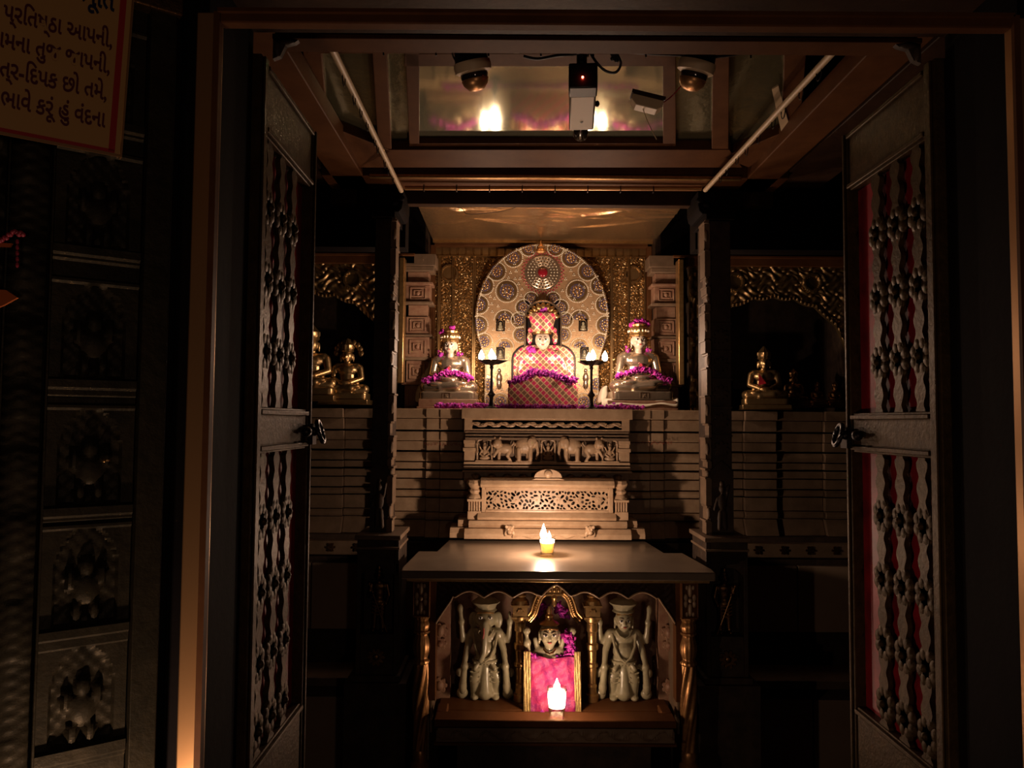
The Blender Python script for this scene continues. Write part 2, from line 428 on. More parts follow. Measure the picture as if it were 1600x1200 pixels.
# local: u from 0 (jamb) going negative to camera-left; n: local -n faces the viewer
uv = -dirv; nv = Vector((-uv.y, uv.x, 0))
TL = Matrix(((uv.x, nv.x, 0, P0.x), (uv.y, nv.y, 0, P0.y), (0, 0, 1, 0), (0, 0, 0, 1)))
b = B(TL); b.box(-1.0, .0, .02, .08, ZB, ZT); struct('wall_outer_left', b, 'dark_stone')
t = empty('embossed_silver_pilaster', (P0.x+dirv.x*.1, P0.y+dirv.y*.1, ZB), 'dark embossed metal pilaster with carved figure niches left of the doorway', 'pilaster')
def carved_band(u0, u1, kind):
    q = B(TL)
    def fn(X, Z):
        w = u1-u0; c = (u0+u1)/2; d = (X-c)/(w/2)
        if kind == 0: h = .006*np.sqrt(np.clip(1-d**2, 0, 1))*(1+.3*np.sign(np.sin(Z*62+3*np.sin(Z*9)))*np.abs(np.sin(Z*62+3*np.sin(Z*9)))**.4)+.0015*np.sin(Z*230)**2*np.sin(X*190)
        elif kind == 1: h = .0055*np.abs(np.sin(X*150+2*np.sin(Z*75)))*np.abs(np.sin(Z*88+1.5*np.sin(X*110)))
        else:
            h = .003 + 0*X
            for zc in (-.33, -.19, -.05, .1, .26, .42, -.5, -.66, -.82):
                a = (Z-zc)/.062
                nic = (np.abs(d) < .72*np.sqrt(np.clip(1-np.clip(a, 0, 1)**2, 0, 1))) & (a > -.8) & (a < 1)
                h = np.where(nic, -.001+.0012*np.sin(X*420)*np.sin(Z*380), h)
                for ex, ez, rx, rz in ((0, .25, .2, .22), (0, -.15, .34, .33), (-.2, -.6, .14, .25), (.2, -.6, .14, .25), (.35, .1, .12, .25), (-.35, .05, .12, .25)):
                    rr = ((d-ex)/rx)**2 + ((a-ez)/rz)**2
                    h = np.maximum(h, np.where(rr < 1, (.008*np.sqrt(np.clip(1-rr, 0, 1))), -1))
                h = np.where((np.abs(a+.95) < .1), .010, h)
                h = np.where((np.abs(a+1.1) < .05) | (np.abs(a-1.04) < .05), .0065, h)
        return h
    q.relief(u0, u1, -.9, .66, .012, fn, .003, .008); mk('carved_band', q, 'silverwall', t)
carved_band(-.275, -.232, 0); carved_band(-.228, -.180, 1); carved_band(-.176, -.136, 0); carved_band(-.132, -.038, 2)
for u0, u1 in ((-.036, -.006), (-.179, -.176), (-.231, -.228), (-.135, -.132)):
    q = B(TL); q.box(u0, u1, -.006 if u1 > -.1 else -.002, .02, -.95, .68); mk('fillet', q, 'silverwall', t, bevel=.001)
q = B(TL); q.box(-.36, .0, -.012, .02, .515, .54); q.box(-.36, 0, -.006, .02, .54, .56); mk('cornice', q, 'brass_dark', t, bevel=.002)
# bright glint of light made up as a small brass stud
q = B(); sx, sz = U(161, 720, .86); q.ball((sx, .862, sz), .0022); q.lathe(sx, .868, [(.0035, sz-.001), (.0035, sz+.001)], 10)
tag(mk('glint_stud', q, 'gilt'), 'tiny brass stud added as a bright glint on the dark embossed pilaster', 'stud')

# sign board hung on that wall
SY = .80
A_ = Vector((U(188, 242, SY)[0], SY, U(188, 242, SY)[1]))
su = uv.copy()                                             # receding to the right
def SPt(px, py): return UP(px, py, A_, nv)
TR_ = SPt(208, -14)
szv = (TR_-A_); H_ = szv.length; szv.normalize()
TS = Matrix(((su.x, nv.x, szv.x, A_.x), (su.y, nv.y, szv.y, A_.y), (su.z, nv.z, szv.z, A_.z), (0, 0, 0, 1)))
t = empty('prayer_sign', A_ + dirv*.1, 'yellow prayer board with red border and maroon Gujarati lettering, top left', 'sign')
WS = .30
q = B(TS); q.box(-WS, 0, 0, .006, 0, H_); mk('board', q, 'signface', t, bevel=.0008)
q = B(TS); q.box(-.0115, -.0055, -.0006, 0, .002, H_); q.box(-WS, -.0055, -.0006, 0, .0, .0042); mk('red_border', q, 'signred', t)
q = B(TS); q.box(-WS, 0, -.002, -.0006, -.003, .0); q.box(0, .0015, -.002, .006, -.003, H_); mk('edge_strip', q, 'copper', t)
def sign_line(txt, uright, vbase, size, m, scx=1):
    cu = bpy.data.curves.new('lettering', 'FONT'); cu.body = txt; cu.size = size; cu.align_x = 'RIGHT'; cu.extrude = .0002; cu.offset = size*.02
    o = bpy.data.objects.new('lettering', cu); C.objects.link(o)
    dg = bpy.context.evaluated_depsgraph_get(); dg.update()
    me = bpy.data.meshes.new_from_object(o.evaluated_get(dg)); bpy.data.objects.remove(o)
    q = B(); q.bm.from_mesh(me); bpy.data.meshes.remove(me)
    for v in q.bm.verts:
        x, y, z = v.co; v.co = TS @ Vector((uright + x*scx, -.0007 - z, vbase + y))
    mk('lettering', q, m, t, smooth=0)
def vb(px, py):   # baseline height on the board of a pixel
    p = SPt(px, py) - A_; return p.dot(szv), p.dot(su)
SIGN = [('ભૂતિ', 168, 14, .034, 'signblue'), ('પ્રતિષ્ઠા આપની,', 168, 72, .026, 'signtext'), ('નામના તુજ જાપની,', 166, 113, .026, 'signtext'),
        ('પત્ર-દિપક છો તમે,', 163, 155, .026, 'signtext'), ('ભાવે કરૂં હું વંદના', 162, 198, .026, 'signtext')]
SHAPED = [('ભૂતિ', 'ભૂિત'), ('પ્રતિષ્ઠા', 'પ્રિતષ્ઠા')]
for txt, px, py, sz_, m in SIGN:
    for a_, c_ in (('ભૂતિ', 'ભૂિત'), ('પ્રતિ', 'પ્રિત'), ('દિપક', 'િદપક')): txt = txt.replace(a_, c_)
    vv, uu = vb(px, py); sign_line(txt, uu, vv, sz_*.93, m, .64)

# toran pieces hanging at the far left edge
t = empty('toran_pennant', (UX(2, .8), .8, UZ(480, .8)), 'orange triangular pennant of a hanging toran at the far left', 'pennant')
q = B(); x0, z0 = U(-30, 450, .8); x1, z1 = U(27, 465, .8); z2 = U(-30, 492, .8)[1]
q.prism([(x0, z0), (x1-.012, z0-.002), (x1, z1), (x1-.014, z1-.008), (x0, z2)], .8, .803); mk('pennant', q, 'orange', t)
q = B(); q.ball((x1-.022, .7995, z1), (.004, .002, .003)); mk('mirror_piece', q, 'gilt', t)
t = empty('beaded_garland', (UX(10, .8), .8, UZ(415, .8)), 'short red beaded garland of the toran above the orange pennant', 'garland')
q = B()
for i in range(16):
    xx, zz = U(-12+3.2*i, 370+6*math.sin(i*.4)+random.uniform(-3, 3), .8); q.ball((xx, .8, zz), .0026, 8, 6)
mk('beads', q, 'ruby_dot', t)
q = B()
for i in range(5): xx, zz = U(27, 378+9*i, .8); q.ball((xx, .8, zz), (.0017, .0017, .003), 8, 6)
mk('drop', q, 'ruby_dot', t)
q = B(); q.prism([U(-20, 378, .8), U(18, 380, .8), U(14, 386, .8), U(-20, 385, .8)], .801, .803); mk('ribbon', q, 'orange', t)

# ================================================================== CEILING COFFER, BEAMS, MIRROR
ZC = .765
MP, MN = Vector((AX, 2.2, .815)), Vector((0, .1, 1)).normalized()
def onM(px, py, lift=0): return UP(px, py, MP + MN*lift, MN)
def slab(name, pix, m, lift0, lift1, parent=None, **k):
    q = B(); A = [q.v(onM(x, y, lift0)) for x, y in pix]
    Bq = [q.v(onM(x, y, lift0) + MN*(lift1-lift0)) for x, y in pix]; n = len(pix)
    q.f(A); q.f(Bq[::-1])
    for i in range(n): q.f([A[i], Bq[i], Bq[(i+1) % n], A[(i+1) % n]])
    return mk(name, q, m, parent, **k)
t = empty('coffered_glass_ceiling', (AX, 2.2, .87), 'wood-framed glass ceiling panel mirroring the lit shrine, above the hanging cameras', 'ceiling panel')
slab('mirror_panel', [(640, 60), (1052, 60), (1042, 236), (648, 236)], 'mirror', 0, .006, t)
def fr(name, pix, m='wood', l0=-.02, l1=.0): slab(name, pix, m, l0, l1, t, bevel=.0015)
fr('inner_frame', [(632, 60), (655, 60), (655, 224), (640, 236)])
fr('inner_frame', [(1036, 60), (1056, 60), (1056, 236), (1036, 224)])
fr('inner_frame', [(640, 224), (1052, 224), (1056, 236), (636, 236)])
fr('inner_frame', [(632, 84), (1056, 84), (1056, 104), (632, 104)])
slab('side_glass', [(600, 60), (640, 60), (640, 236), (606, 236)], 'sideglass', 0, .006, t)
slab('side_glass', [(1052, 60), (1118, 60), (1114, 236), (1052, 236)], 'sideglass', 0, .006, t)
slab('side_glass', [(486, 60), (586, 60), (596, 236), (500, 200)], 'sideglass', 0, .006, t)
slab('side_glass', [(1138, 60), (1240, 60), (1224, 214), (1134, 236)], 'sideglass', 0, .006, t)
fr('rib', [(580, 60), (603, 60), (612, 236), (592, 246)], l0=-.028)
fr('rib', [(1114, 60), (1140, 60), (1138, 246), (1112, 236)], l0=-.028)
fr('rib', [(470, 60), (500, 60), (512, 196), (488, 186)], l0=-.024)
fr('rib', [(1226, 60), (1262, 60), (1250, 200), (1222, 208)], l0=-.024)
fr('back_rail', [(590, 234), (1140, 234), (1160, 262), (560, 262)], l0=-.03)
fr('back_rail', [(486, 186), (512, 196), (612, 236), (560, 262)], l0=-.03)
fr('back_rail', [(1250, 196), (1270, 188), (1170, 262), (1130, 246)], l0=-.03)
fr('front_rail', [(480, 66), (1300, 66), (1300, 84), (480, 84)], l0=-.03)
slab('cream_slip', [(1206, 140), (1216, 134), (1236, 206), (1222, 212)], 'cream', -.03, -.026, t)
# soffit boards of the ceiling
t = empty('ceiling_beam_frame', (AX, 2.0, ZC), 'brown wooden beam frame holding the glass ceiling of the shrine', 'ceiling beams')
def beam(name, x0, x1, y0, y1, z0, z1, m='wood'):
    q = B(); q.box(x0, x1, y0, y1, z0, z1); return mk(name, q, m, t, bevel=.003)
beam('back_beam', -.60, .86, 2.36, 2.50, ZC, ZC+.05)
beam('back_beam_lip', -.45, .71, 2.352, 2.372, ZC-.006, ZC+.006, 'gilt')
beam('side_beam', -.57, -.47, 1.25, 2.5, ZC+.0, ZC+.05); beam('side_beam', .73, .83, 1.25, 2.5, ZC, ZC+.05)
beam('outer_board', -.76, -.60, 1.25, 2.52, ZC+.02, ZC+.06, 'wood_dark'); beam('outer_board', .86, 1.02, 1.25, 2.52, ZC+.02, ZC+.06, 'wood_dark')
beam('upper_back_board', -.62, .88, 2.56, 2.6, ZC-.03, ZC+.3, 'wood_dark')

# curtain rods
def rod(name, a, b2, r, m, label, square=False):
    t = empty(name, (Vector(a)+Vector(b2))/2, label, 'curtain rod', 'curtain rods under the ceiling')
    q = B(); q.tube([a, b2], r, 12); mk('rod', q, m, t)
    return t
zr = UZ(296, 2.42)
La, Lb = (UX(516, 1.43, 70), 1.43, UZ(70, 1.43, 516)), (UX(627, 2.42, 298), 2.42, UZ(298, 2.42, 627))
Ra, Rb = (UX(1314, 1.43, 68), 1.43, UZ(68, 1.43, 1314)), (UX(1102, 2.42, 297), 2.42, UZ(297, 2.42, 1102))
tl = rod('curtain_rod', La, Lb, .0075, 'cream', 'pale curtain rod slanting down along the left side of the ceiling')
tr = rod('curtain_rod', Ra, Rb, .0075, 'cream', 'pale curtain rod slanting down along the right side of the ceiling')
tb = rod('curtain_rod', (Lb[0]+.01, 2.43, Lb[2]+.012), (Rb[0]-.01, 2.43, Rb[2]+.008), .007, 'copper', 'straight curtain rod across the back, in front of the gold soffit')
tf = rod('curtain_rod', (La[0]-.02, 1.43, La[2]), (Ra[0]+.03, 1.43, Ra[2]), .0055, 'iron', 'black curtain rod across the front, with the cameras hanging from it')
for tt, a, b2 in ((tl, La, Lb), (tr, Ra, Rb)):
    for i in range(9):
        p = Vector(a).lerp(Vector(b2), .12+.09*i+random.uniform(-.02, .02)); q = B()
        q.tube([(p.x + .002*math.sin(7*i), p.y+.013*math.cos(k*math.pi/8), p.z-.012+.015*math.sin(k*math.pi/8)) for k in range(16)], .0013, 6, True)
        mk('curtain_ring', q, 'iron', tt)
for i in range(8):
    xx = Lb[0]+.07+i*.105; q = B(); q.box(xx, xx+.003, 2.422, 2.438, Lb[2]+.002, Lb[2]+.022); mk('curtain_ring', q, 'iron', tb)
for i in range(8):
    xx = La[0]+.1+i*.1; q = B(); q.tube([(xx, 1.43, La[2]+.006), (xx+.002, 1.43, La[2]-.02)], .0016, 6); mk('hook', q, 'iron', tf)

# ================================================================== CAMERAS ON THE FRONT ROD
def P3(px, py, Y): x, z = U(px, py, Y); return Vector((x, Y, z))
c0, c1 = P3(911, 122, 1.44), P3(908, 192, 1.62)
t = empty('box_camera', c0, 'box-shaped security camera with red light and black lens, hanging below the front rod', 'camera')
ax = (c1-c0).normalized(); sx = ax.cross(Vector((0, 0, 1))).normalized(); sz = sx.cross(ax).normalized()
TC = Matrix(((sx.x, ax.x, sz.x, c0.x), (sx.y, ax.y, sz.y, c0.y), (sx.z, ax.z, sz.z, c0.z), (0, 0, 0, 1)))
L = (c1-c0).length
q = B(TC); q.box(-.026, .026, .025, L*.93, -.024, .024); mk('casing', q, 'cambody', t, bevel=.004)
q = B(TC); q.box(-.0275, .0275, -.012, .026, -.026, .025); mk('rear_housing', q, 'blackplastic', t, bevel=.003)
q = B(TC); q.tube([(0, L*.93, 0), (0, L*1.0, 0), (0, L*1.02, 0), (0, L*1.3, 0)], [.014, .014, .0165, .0165], 20); mk('lens', q, 'darkdome', t)
q = B(TC); q.ball((-.001, -.014, -.006), .0022); mk('indicator_light', q, 'ledred', t)
q = B(TC); q.ball((.031, .1, 0), (.005, .007, .006)); mk('side_screw', q, 'blackplastic', t)
q = B(TC); q.prism([(-.004, -.003), (.004, -.003), (0, .005)], -.0262, -.0255, 'z') if False else q.prism([(-.0035, .128), (.0035, .128), (0, .134)], -.0252, -.0245, 'z'); mk('maker_mark', q, 'blackplastic', t)
q = B(); q.tube([P3(909, 100, 1.45), P3(909, 78, 1.44), P3(909, 70, 1.43)], .010, 10); q.box(c0.x-.012, c0.x+.012, 1.42, 1.45, La[2]-.012, La[2]+.012); mk('bracket', q, 'iron', t, bevel=.002)

def dome(name, px, py, Y, tilt, label):
    c = P3(px, py, Y); t = empty(name, c, label, 'camera', 'dome cameras on the front rod')
    TM = Matrix.Translation(c) @ Matrix.Rotation(tilt, 4, 'Y') @ Matrix.Rotation(R(18), 4, 'X')
    q = B(TM); q.lathe(0, 0, [(.0, .058), (.026, .058), (.03, .04), (.033, .018)], 28); mk('mount', q, 'iron', t)
    q = B(TM); q.lathe(0, 0, [(.028, .018), (.0355, .018), (.0365, .010), (.0355, .0), (.03, -.003)], 32); mk('ring', q, 'cream', t)
    q = B(TM); q.ball((0, 0, -.006), (.027, .027, .027), 20, 12); mk('dome', q, 'darkdome', t)
    q = B(TM); q.lathe(0, 0, [(.0255, -.012), (.0265, -.015), (.024, -.024), (.015, -.0335), (.006, -.036)], 24); mk('lower_cap', q, 'copper', t)
    return t
dome('dome_camera', 740, 112, 1.46, R(-12), 'round dome camera with pale ring hanging at the left of the front rod')
dome('dome_camera', 1086, 112, 1.46, R(14), 'round dome camera with white ring hanging at the right, wire leading to a junction box')
# junction box and cables
t = empty('junction_box', P3(1010, 158, 1.5), 'small white junction box dangling on its wires under the glass ceiling', 'junction box')
q = B(); a = P3(988, 148, 1.5); bb = P3(1037, 160, 1.5); d = (bb-a); px_ = d.normalized(); pz = Vector((-px_.z, 0, px_.x))
TJ = Matrix(((px_.x, 0, pz.x, a.x), (0, 1, 0, a.y), (px_.z, 0, pz.z, a.z), (0, 0, 0, 1)))
q = B(TJ); q.prism([(0, .004), (d.length, .004), (d.length, -.008), (d.length*.85, -.017), (.012, -.017), (0, -.006)], -.0, .03); mk('cover', q, 'cream', t, bevel=.0015)
q = B(TJ); q.box(-.002, d.length+.002, -.001, .031, .0045, .012); mk('base_plate', q, 'wood_dark', t)
def cable(name, pts, r, m, label):
    P = [P3(*p) for p in pts]; out = []
    for i in range(len(P)-1):
        p0, p1, p2, p3 = P[max(i-1, 0)], P[i], P[i+1], P[min(i+2, len(P)-1)]
        for k in range(8):
            s = k/8; out.append(.5*((2*p1)+(p2-p0)*s+(2*p0-5*p1+4*p2-p3)*s*s+(3*p1-p0-3*p2+p3)*s**3))
    out.append(P[-1]); q = B(); q.tube(out, r, 6); return tag(mk(name, q, m), label, 'cable')
cable('cable', [(1085, 105, 1.46), (1074, 122, 1.48), (1052, 148, 1.5), (1037, 160, 1.5)], .0012, 'ruby', 'thin dark red wire from the right dome camera to the junction box')
cable('cable', [(1003, 165, 1.51), (1012, 190, 1.53), (1026, 218, 1.55)], .0011, 'cream', 'straight white wire end hanging below the junction box')
cable('cable', [(935, 72, 1.43), (990, 82, 1.44), (1060, 86, 1.44), (1130, 88, 1.44), (1190, 76, 1.43), (1235, 71, 1.43)], .0028, 'wire', 'thick black cable sagging along the right half of the front rod')
cable('cable', [(818, 88, 1.45), (840, 92, 1.45), (870, 87, 1.45), (900, 84, 1.45), (915, 74, 1.43)], .003, 'wire', 'twisted black cable stub left of the box camera')
cable('cable', [(918, 72, 1.43), (928, 92, 1.44), (945, 110, 1.45), (962, 113, 1.45), (970, 98, 1.44), (960, 78, 1.43)], .0026, 'wire', 'looped black cable right of the box camera')
cable('cable', [(706, 72, 1.43), (708, 88, 1.44), (716, 100, 1.46)], .0018, 'wire', 'short black wire into the left dome camera')
q = B(); q.tube([P3(960, 74, 1.43), P3(962, 92, 1.44)], .007, 8)
for k in range(9): q.ball(P3(960+random.uniform(-6, 6), 76+k*2.2, 1.44), .005, 8, 6)
tag(mk('cable_knot', q, 'wire'), 'knotted bundle of black cable right of the box camera', 'cable')
q = B(); q.box(*sorted((UX(802, 1.43, 75), UX(811, 1.43, 75))), 1.42, 1.435, UZ(82, 1.43), UZ(70, 1.43)); tag(mk('rod_clip', q, 'cream', bevel=.001), 'small cream clip on the front rod between dome and box cameras', 'clip')
cable('cable', [(700, 307, 2.66), (704, 320, 2.66), (722, 326, 2.67), (730, 334, 2.67), (760, 333, 2.67), (800, 326, 2.67), (840, 308, 2.66)], .0012, 'wire', 'thin black wire drooping in front of the gold soffit')

# ================================================================== PILLARS AND THEIR PEDESTALS
def guardian(name, loc, mir, label, s=1.0):
    t = empty(name, loc, label, 'statue', None)
    TM = T3(loc, 0, s, s*mir)
    q = B(TM)
    q.cap((-.016, 0, .012), (-.014, 0, .055), .009, .011); q.cap((.016, -.002, .012), (.012, 0, .055), .009, .011)
    q.cap((-.014, 0, .055), (-.009, .002, .1), .011, .015); q.cap((.012, 0, .055), (.011, .002, .1), .011, .015)
    q.ball((-.017, -.01, .007), (.008, .014, .006)); q.ball((.018, -.012, .007), (.008, .014, .006))
    q.ball((0, .002, .105), (.024, .017, .02)); q.ball((0, .004, .14), (.022, .015, .034)); q.ball((0, .002, .16), (.028, .015, .018))
    q.cap((-.028, .002, .165), (-.036, -.004, .125), .009, .008); q.cap((-.036, -.004, .125), (-.02, -.018, .14), .0075, .006)
    q.cap((.028, .002, .165), (.037, .0, .13), .009, .008); q.cap((.037, 0, .13), (.03, -.016, .105), .0075, .006)
    q.ball((-.018, -.02, .143), .0075); q.ball((.029, -.018, .103), .0075)
    q.cap((0, .002, .165), (0, 0, .185), .009)
    q.ball((0, -.002, .197), (.014, .015, .018)); q.ball((0, -.017, .195), (.0025, .004, .005)); q.ball((0, .002, .213), (.013, .013, .012)); q.ball((0, 0, .226), (.007, .007, .012))
    q.ball((-.015, 0, .194), (.004, .004, .009)); q.ball((.015, 0, .194), (.004, .004, .009))
    blob('body', q, 'brass_dark', t, .0028*s, 2)
    q = B(TM); q.tube([(-.03, -.022, .17), (.034, -.026, .004)], .0022, 8); q.ball((-.031, -.022, .173), .005); mk('staff', q, 'giltwood', t)
    q = B(TM)
    for k in range(4): q.tube([(-.022, -.014+.0*k, .108-.012*k), (0, -.02, .1-.012*k), (.022, -.014, .108-.012*k)], .0022, 6)
    mk('skirt_folds', q, 'giltwood', t)
    return t
PILZ = UZ(845, 2.4)
def pillar(side):
    nm = 'left' if side < 0 else 'right'
    PIN = .520 if side < 0 else .503
    xo = AX + side*.605
    def rng(a, c): return (min(a, c), max(a, c))
    # pedestal
    t = empty('pillar_pedestal', (AX+side*.54, 2.47, UZ(1060, 2.4)), f'dark stone pedestal with a guardian niche under the {nm} pillar', 'pedestal')
    x0, x1 = rng(AX+side*.475, AX+side*.605)
    zt, zb = PILZ, UZ(1056, 2.4)
    zn0, zn1 = UZ(993, 2.4), UZ(885, 2.4)
    q = B()
    q.box(x0, x1, 2.46, 2.58, zb, zt)
    q.box(x0, x0+.014, 2.4, 2.46, zb, zt-.002); q.box(x1-.014, x1, 2.4, 2.46, zb, zt-.002)
    q.box(x0+.014, x1-.014, 2.4, 2.46, zb, zn0); mk('body', q, 'dark_stone', t, bevel=.002)
    q = B(); c = (x0+x1)/2; w = (x1-x0)/2-.014
    arch = [(c-w, zn1-.03)]+[(c-w*math.cos(a)*(1-.12*abs(math.sin(3*a))), zn1-.03+.03*math.sin(a)) for a in [math.pi*k/16 for k in range(1, 16)]]+[(c+w, zn1-.03), (c+w, zt-.002), (c-w, zt-.002)]
    q.prism(arch, 2.402, 2.46); mk('niche_arch', q, 'dark_stone', t)
    q = B(); q.rosette((x0+x1)/2, zb+.055, 2.392, 2.4, .028, 10, .6); q.ball((c, 2.392, zb+.055), (.01, .005, .01)); mk('flower_boss', q, 'brass_dark', t)
    q = B(); q.box(x0-.006, x1+.006, 2.39, 2.6, zt, zt+.014); q.box(x0-.003, x1+.003, 2.395, 2.59, zt-.03, zt-.022); mk('cap_moulding', q, 'stone_dark', t, bevel=.002)
    q = B(); q.box(x0-.01, x1+.01, 2.39, 2.6, zb-.02, zb); q.box(x0-.03, x1+.03, 2.38, 2.62, ZB, zb-.02); mk('base', q, 'dark_stone', t, bevel=.002)
    guardian('guardian_figure', ((x0+x1)/2, 2.43, zn0+.001), -side, f'small bronze guardian with a staff standing in the {nm} pedestal niche', .97*(zn1-zn0)/.235)
    # shaft
    t = empty('carved_pillar', (AX+side*.55, 2.56, zt+.014), f'tall dark carved pillar left of the altar with inner edge coloured paler for lamplight' if side < 0 else 'tall dark carved pillar right of the altar with carved inner edge coloured paler for lamplight', 'pillar')
    t['label'] = f'tall dark carved pillar standing {nm} of the altar, inner edge coloured paler for lamplight'
    xa, xb = rng(AX+side*PIN, AX+side*.575)
    z0, z1 = zt+.014, UZ(342, 2.45)
    q = B(); q.box(xa, xb, 2.46, 2.6, z0, z1); mk('shaft', q, 'dark_stone', t, bevel=.002)
    # carved edging: stacked turned pieces down the inner edge
    q = B(); random.seed(3); z = z0; xe = AX+side*PIN; k = 0
    while z < z1-.005:
        h = random.choice((.028, .045, .07, .09)); h = min(h, z1-z)
        w = random.choice((.004, .009, .014))
        q.box(*rng(xe-side*w, xe+side*.004), 2.45+.004*(k % 2), 2.50+.012*(k % 3), z+.002, z+h-.004)
        if k % 2: q.ball((xe-side*w*.6, 2.455, z+h/2), (.007, .009, min(h*.4, .02)), 12, 8)
        q.box(*rng(xe-side*(w+.003), xe), 2.448, 2.52, z+h-.005, z+h+.001)
        z += h; k += 1
    mk('lit_inner_edge', q, 'stone_dark', t, bevel=.0015)  # edge coloured paler than the shaft for the lamplight on it
    # dancer relief at the foot
    q = B()
    cx = (xa+xb)/2
    q.prism([(xa-.002, z0), (xb+.002, z0), (xb+.002, z0+.2), (cx, z0+.235), (xa-.002, z0+.2)], 2.452, 2.46)
    mk('foot_panel', q, 'dark_stone', t, bevel=.001)
    q = B(); q.cap((cx-.008, 2.45, z0+.02), (cx-.006, 2.45, z0+.07), .007, .009); q.cap((cx+.01, 2.45, z0+.02), (cx+.006, 2.45, z0+.07), .007, .009)
    q.ball((cx, 2.45, z0+.1), (.016, .01, .03)); q.ball((cx, 2.448, z0+.145), (.01, .01, .013)); q.cap((cx-.014, 2.45, z0+.115), (cx-.024, 2.448, z0+.08), .005); q.cap((cx+.014, 2.45, z0+.115), (cx+.02, 2.448, z0+.155), .005)
    q.ball((cx, 2.45, z0+.162), (.008, .008, .01))
    blob('dancer_relief', q, 'dark_stone', t, .003, 2)
    q = B()
    for k in range(5):
        zz = z0+.27+k*.09
        q.rosette(cx, zz, 2.452, 2.461, .026, 8, .6); q.box(xa-.001, xb+.001, 2.455, 2.461, zz+.04, zz+.047)
    mk('shaft_carving', q, 'dark_stone', t)
    # capital bracket
    q = B()
    q.box(xa-.01, xb+.01, 2.44, 2.62, z1, z1+.02)
    xs = AX+side*PIN
    q.prism([(xs+side*.08, z1+.02), (xs-side*.02, z1+.02), (xs-side*.03, z1+.03), (xs-side*.034, z1+.05), (xs-side*.034, ZC-.012), (xs+side*.11, ZC-.012), (xs+side*.11, z1+.05)], 2.45, 2.61)
    for k in range(4): q.ball((xs-side*(.028-.02*k), 2.45, z1+.065-.014*k), (.012, .01, .01), 10, 7)
    mk('bracket_capital', q, 'black', t, bevel=.002)
pillar(-1); pillar(1)
# side beams above the side bays
for side, nm in ((-1, 'left'), (1, 'right')):
    a, c = sorted((AX+side*.50, AX+side*1.42)); q = B(); q.box(a, c, 2.62, 2.70, .60, ZT); tag(mk('bay_lintel', q, 'black'), f'dark lintel over the {nm} side bay', 'lintel')

# ================================================================== BASE MASONRY
YS = 3.0
ZSH = .052       # top of the altar shelf
COURSE = [(643, 655, .022), (655, 673, .008), (675, 690, .004), (690, 705, .0), (707, 722, .012), (723, 734, .002), (736, 748, .01), (749, 765, .004), (766, 777, .014), (778, 800, .004), (800, 812, .016), (813, 838, .03)]
def masonry(segs, mats=('stone',)):
    """each segment is a vertical strip of courses; returns one mesh"""
    q = B()
    for x0, x1, yf in segs:
        for i, (pa, pb, pr) in enumerate(COURSE):
            z1, z0 = UZ(pa, YS), UZ(pb, YS)
            if i == 0: z1 = ZSH
            y = yf-pr
            if i in (4, 8, 10):      # rounded course
                n = 6; pts = [(y+.02, z0+.001)]+[(y+.006-.006*math.sin(math.pi*k/n), z0+.001+(z1-z0-.002)*k/n) for k in range(n+1)]+[(y+.02, z1-.001)]
                q.prism([(YS+.35 if k in () else a, bz) for k, (a, bz) in enumerate(pts)], x0+.0008, x1-.0008, 'x')
                q.box(x0+.0008, x1-.0008, y+.012, 3.16, z0+.001, z1-.001)
            elif i == 11:
                q.prism([(y, z0), (y+.03, z1), (3.16, z1), (3.16, z0)], x0+.0008, x1-.0008, 'x')
            else: q.box(x0+.0008, x1-.0008, y, 3.16, z0+.001, z1-.001)
    return q
U3 = lambda p: UX(p, YS)
segL = [(U3(608), U3(668), YS), (U3(668), U3(690), YS-.02), (U3(690), U3(735), YS-.03)]
segR = [(2*AX-b2, 2*AX-a, y) for a, b2, y in segL[::-1]]
q = masonry(segL+[(U3(735), 2*AX-U3(735), YS-.03)]+segR)
t = mk('stone_altar', q, 'stone', bevel=.0015)
tag(t, 'tiered stone base with moulded courses carrying the altar shelf', 'altar base')
# red inscriptions pecked in the base
for px0, px1, py, s_ in ((664, 722, 694, 1), (990, 1050, 692, 1)):
    q = B(); random.seed(px0); x = px0
    while x < px1:
        xx, zz = U(x, py+random.uniform(-.5, .5), YS-.035); 
        a = random.uniform(0, 6.28)
        q.tube([(xx+.004*math.cos(a+k*.9), YS-.0345 if px0+22 < x or px0 > 900 else YS-.0245, zz+.005*math.sin(a+k*.9)) for k in range(5)], .0009, 5); x += 4.6
    mk('worn_inscription', q, 'inscription', t)
# side bays bases
for side, nm in ((-1, 'left'), (1, 'right')):
    es = [.62, .80, .93, 1.12, 1.42]
    segs = []
    for i in range(4):
        a, c = sorted((AX+side*es[i], AX+side*es[i+1])); segs.append((a, c, 3.10-.02*(i % 2)))
    a, c = sorted((AX+side*.47, AX+side*.62)); segs.append((a, c, 3.07))
    q = masonry(segs); tag(mk('side_altar', q, 'stone_dark', bevel=.0015), f'moulded stone base carrying the {nm} side altar', 'altar base')
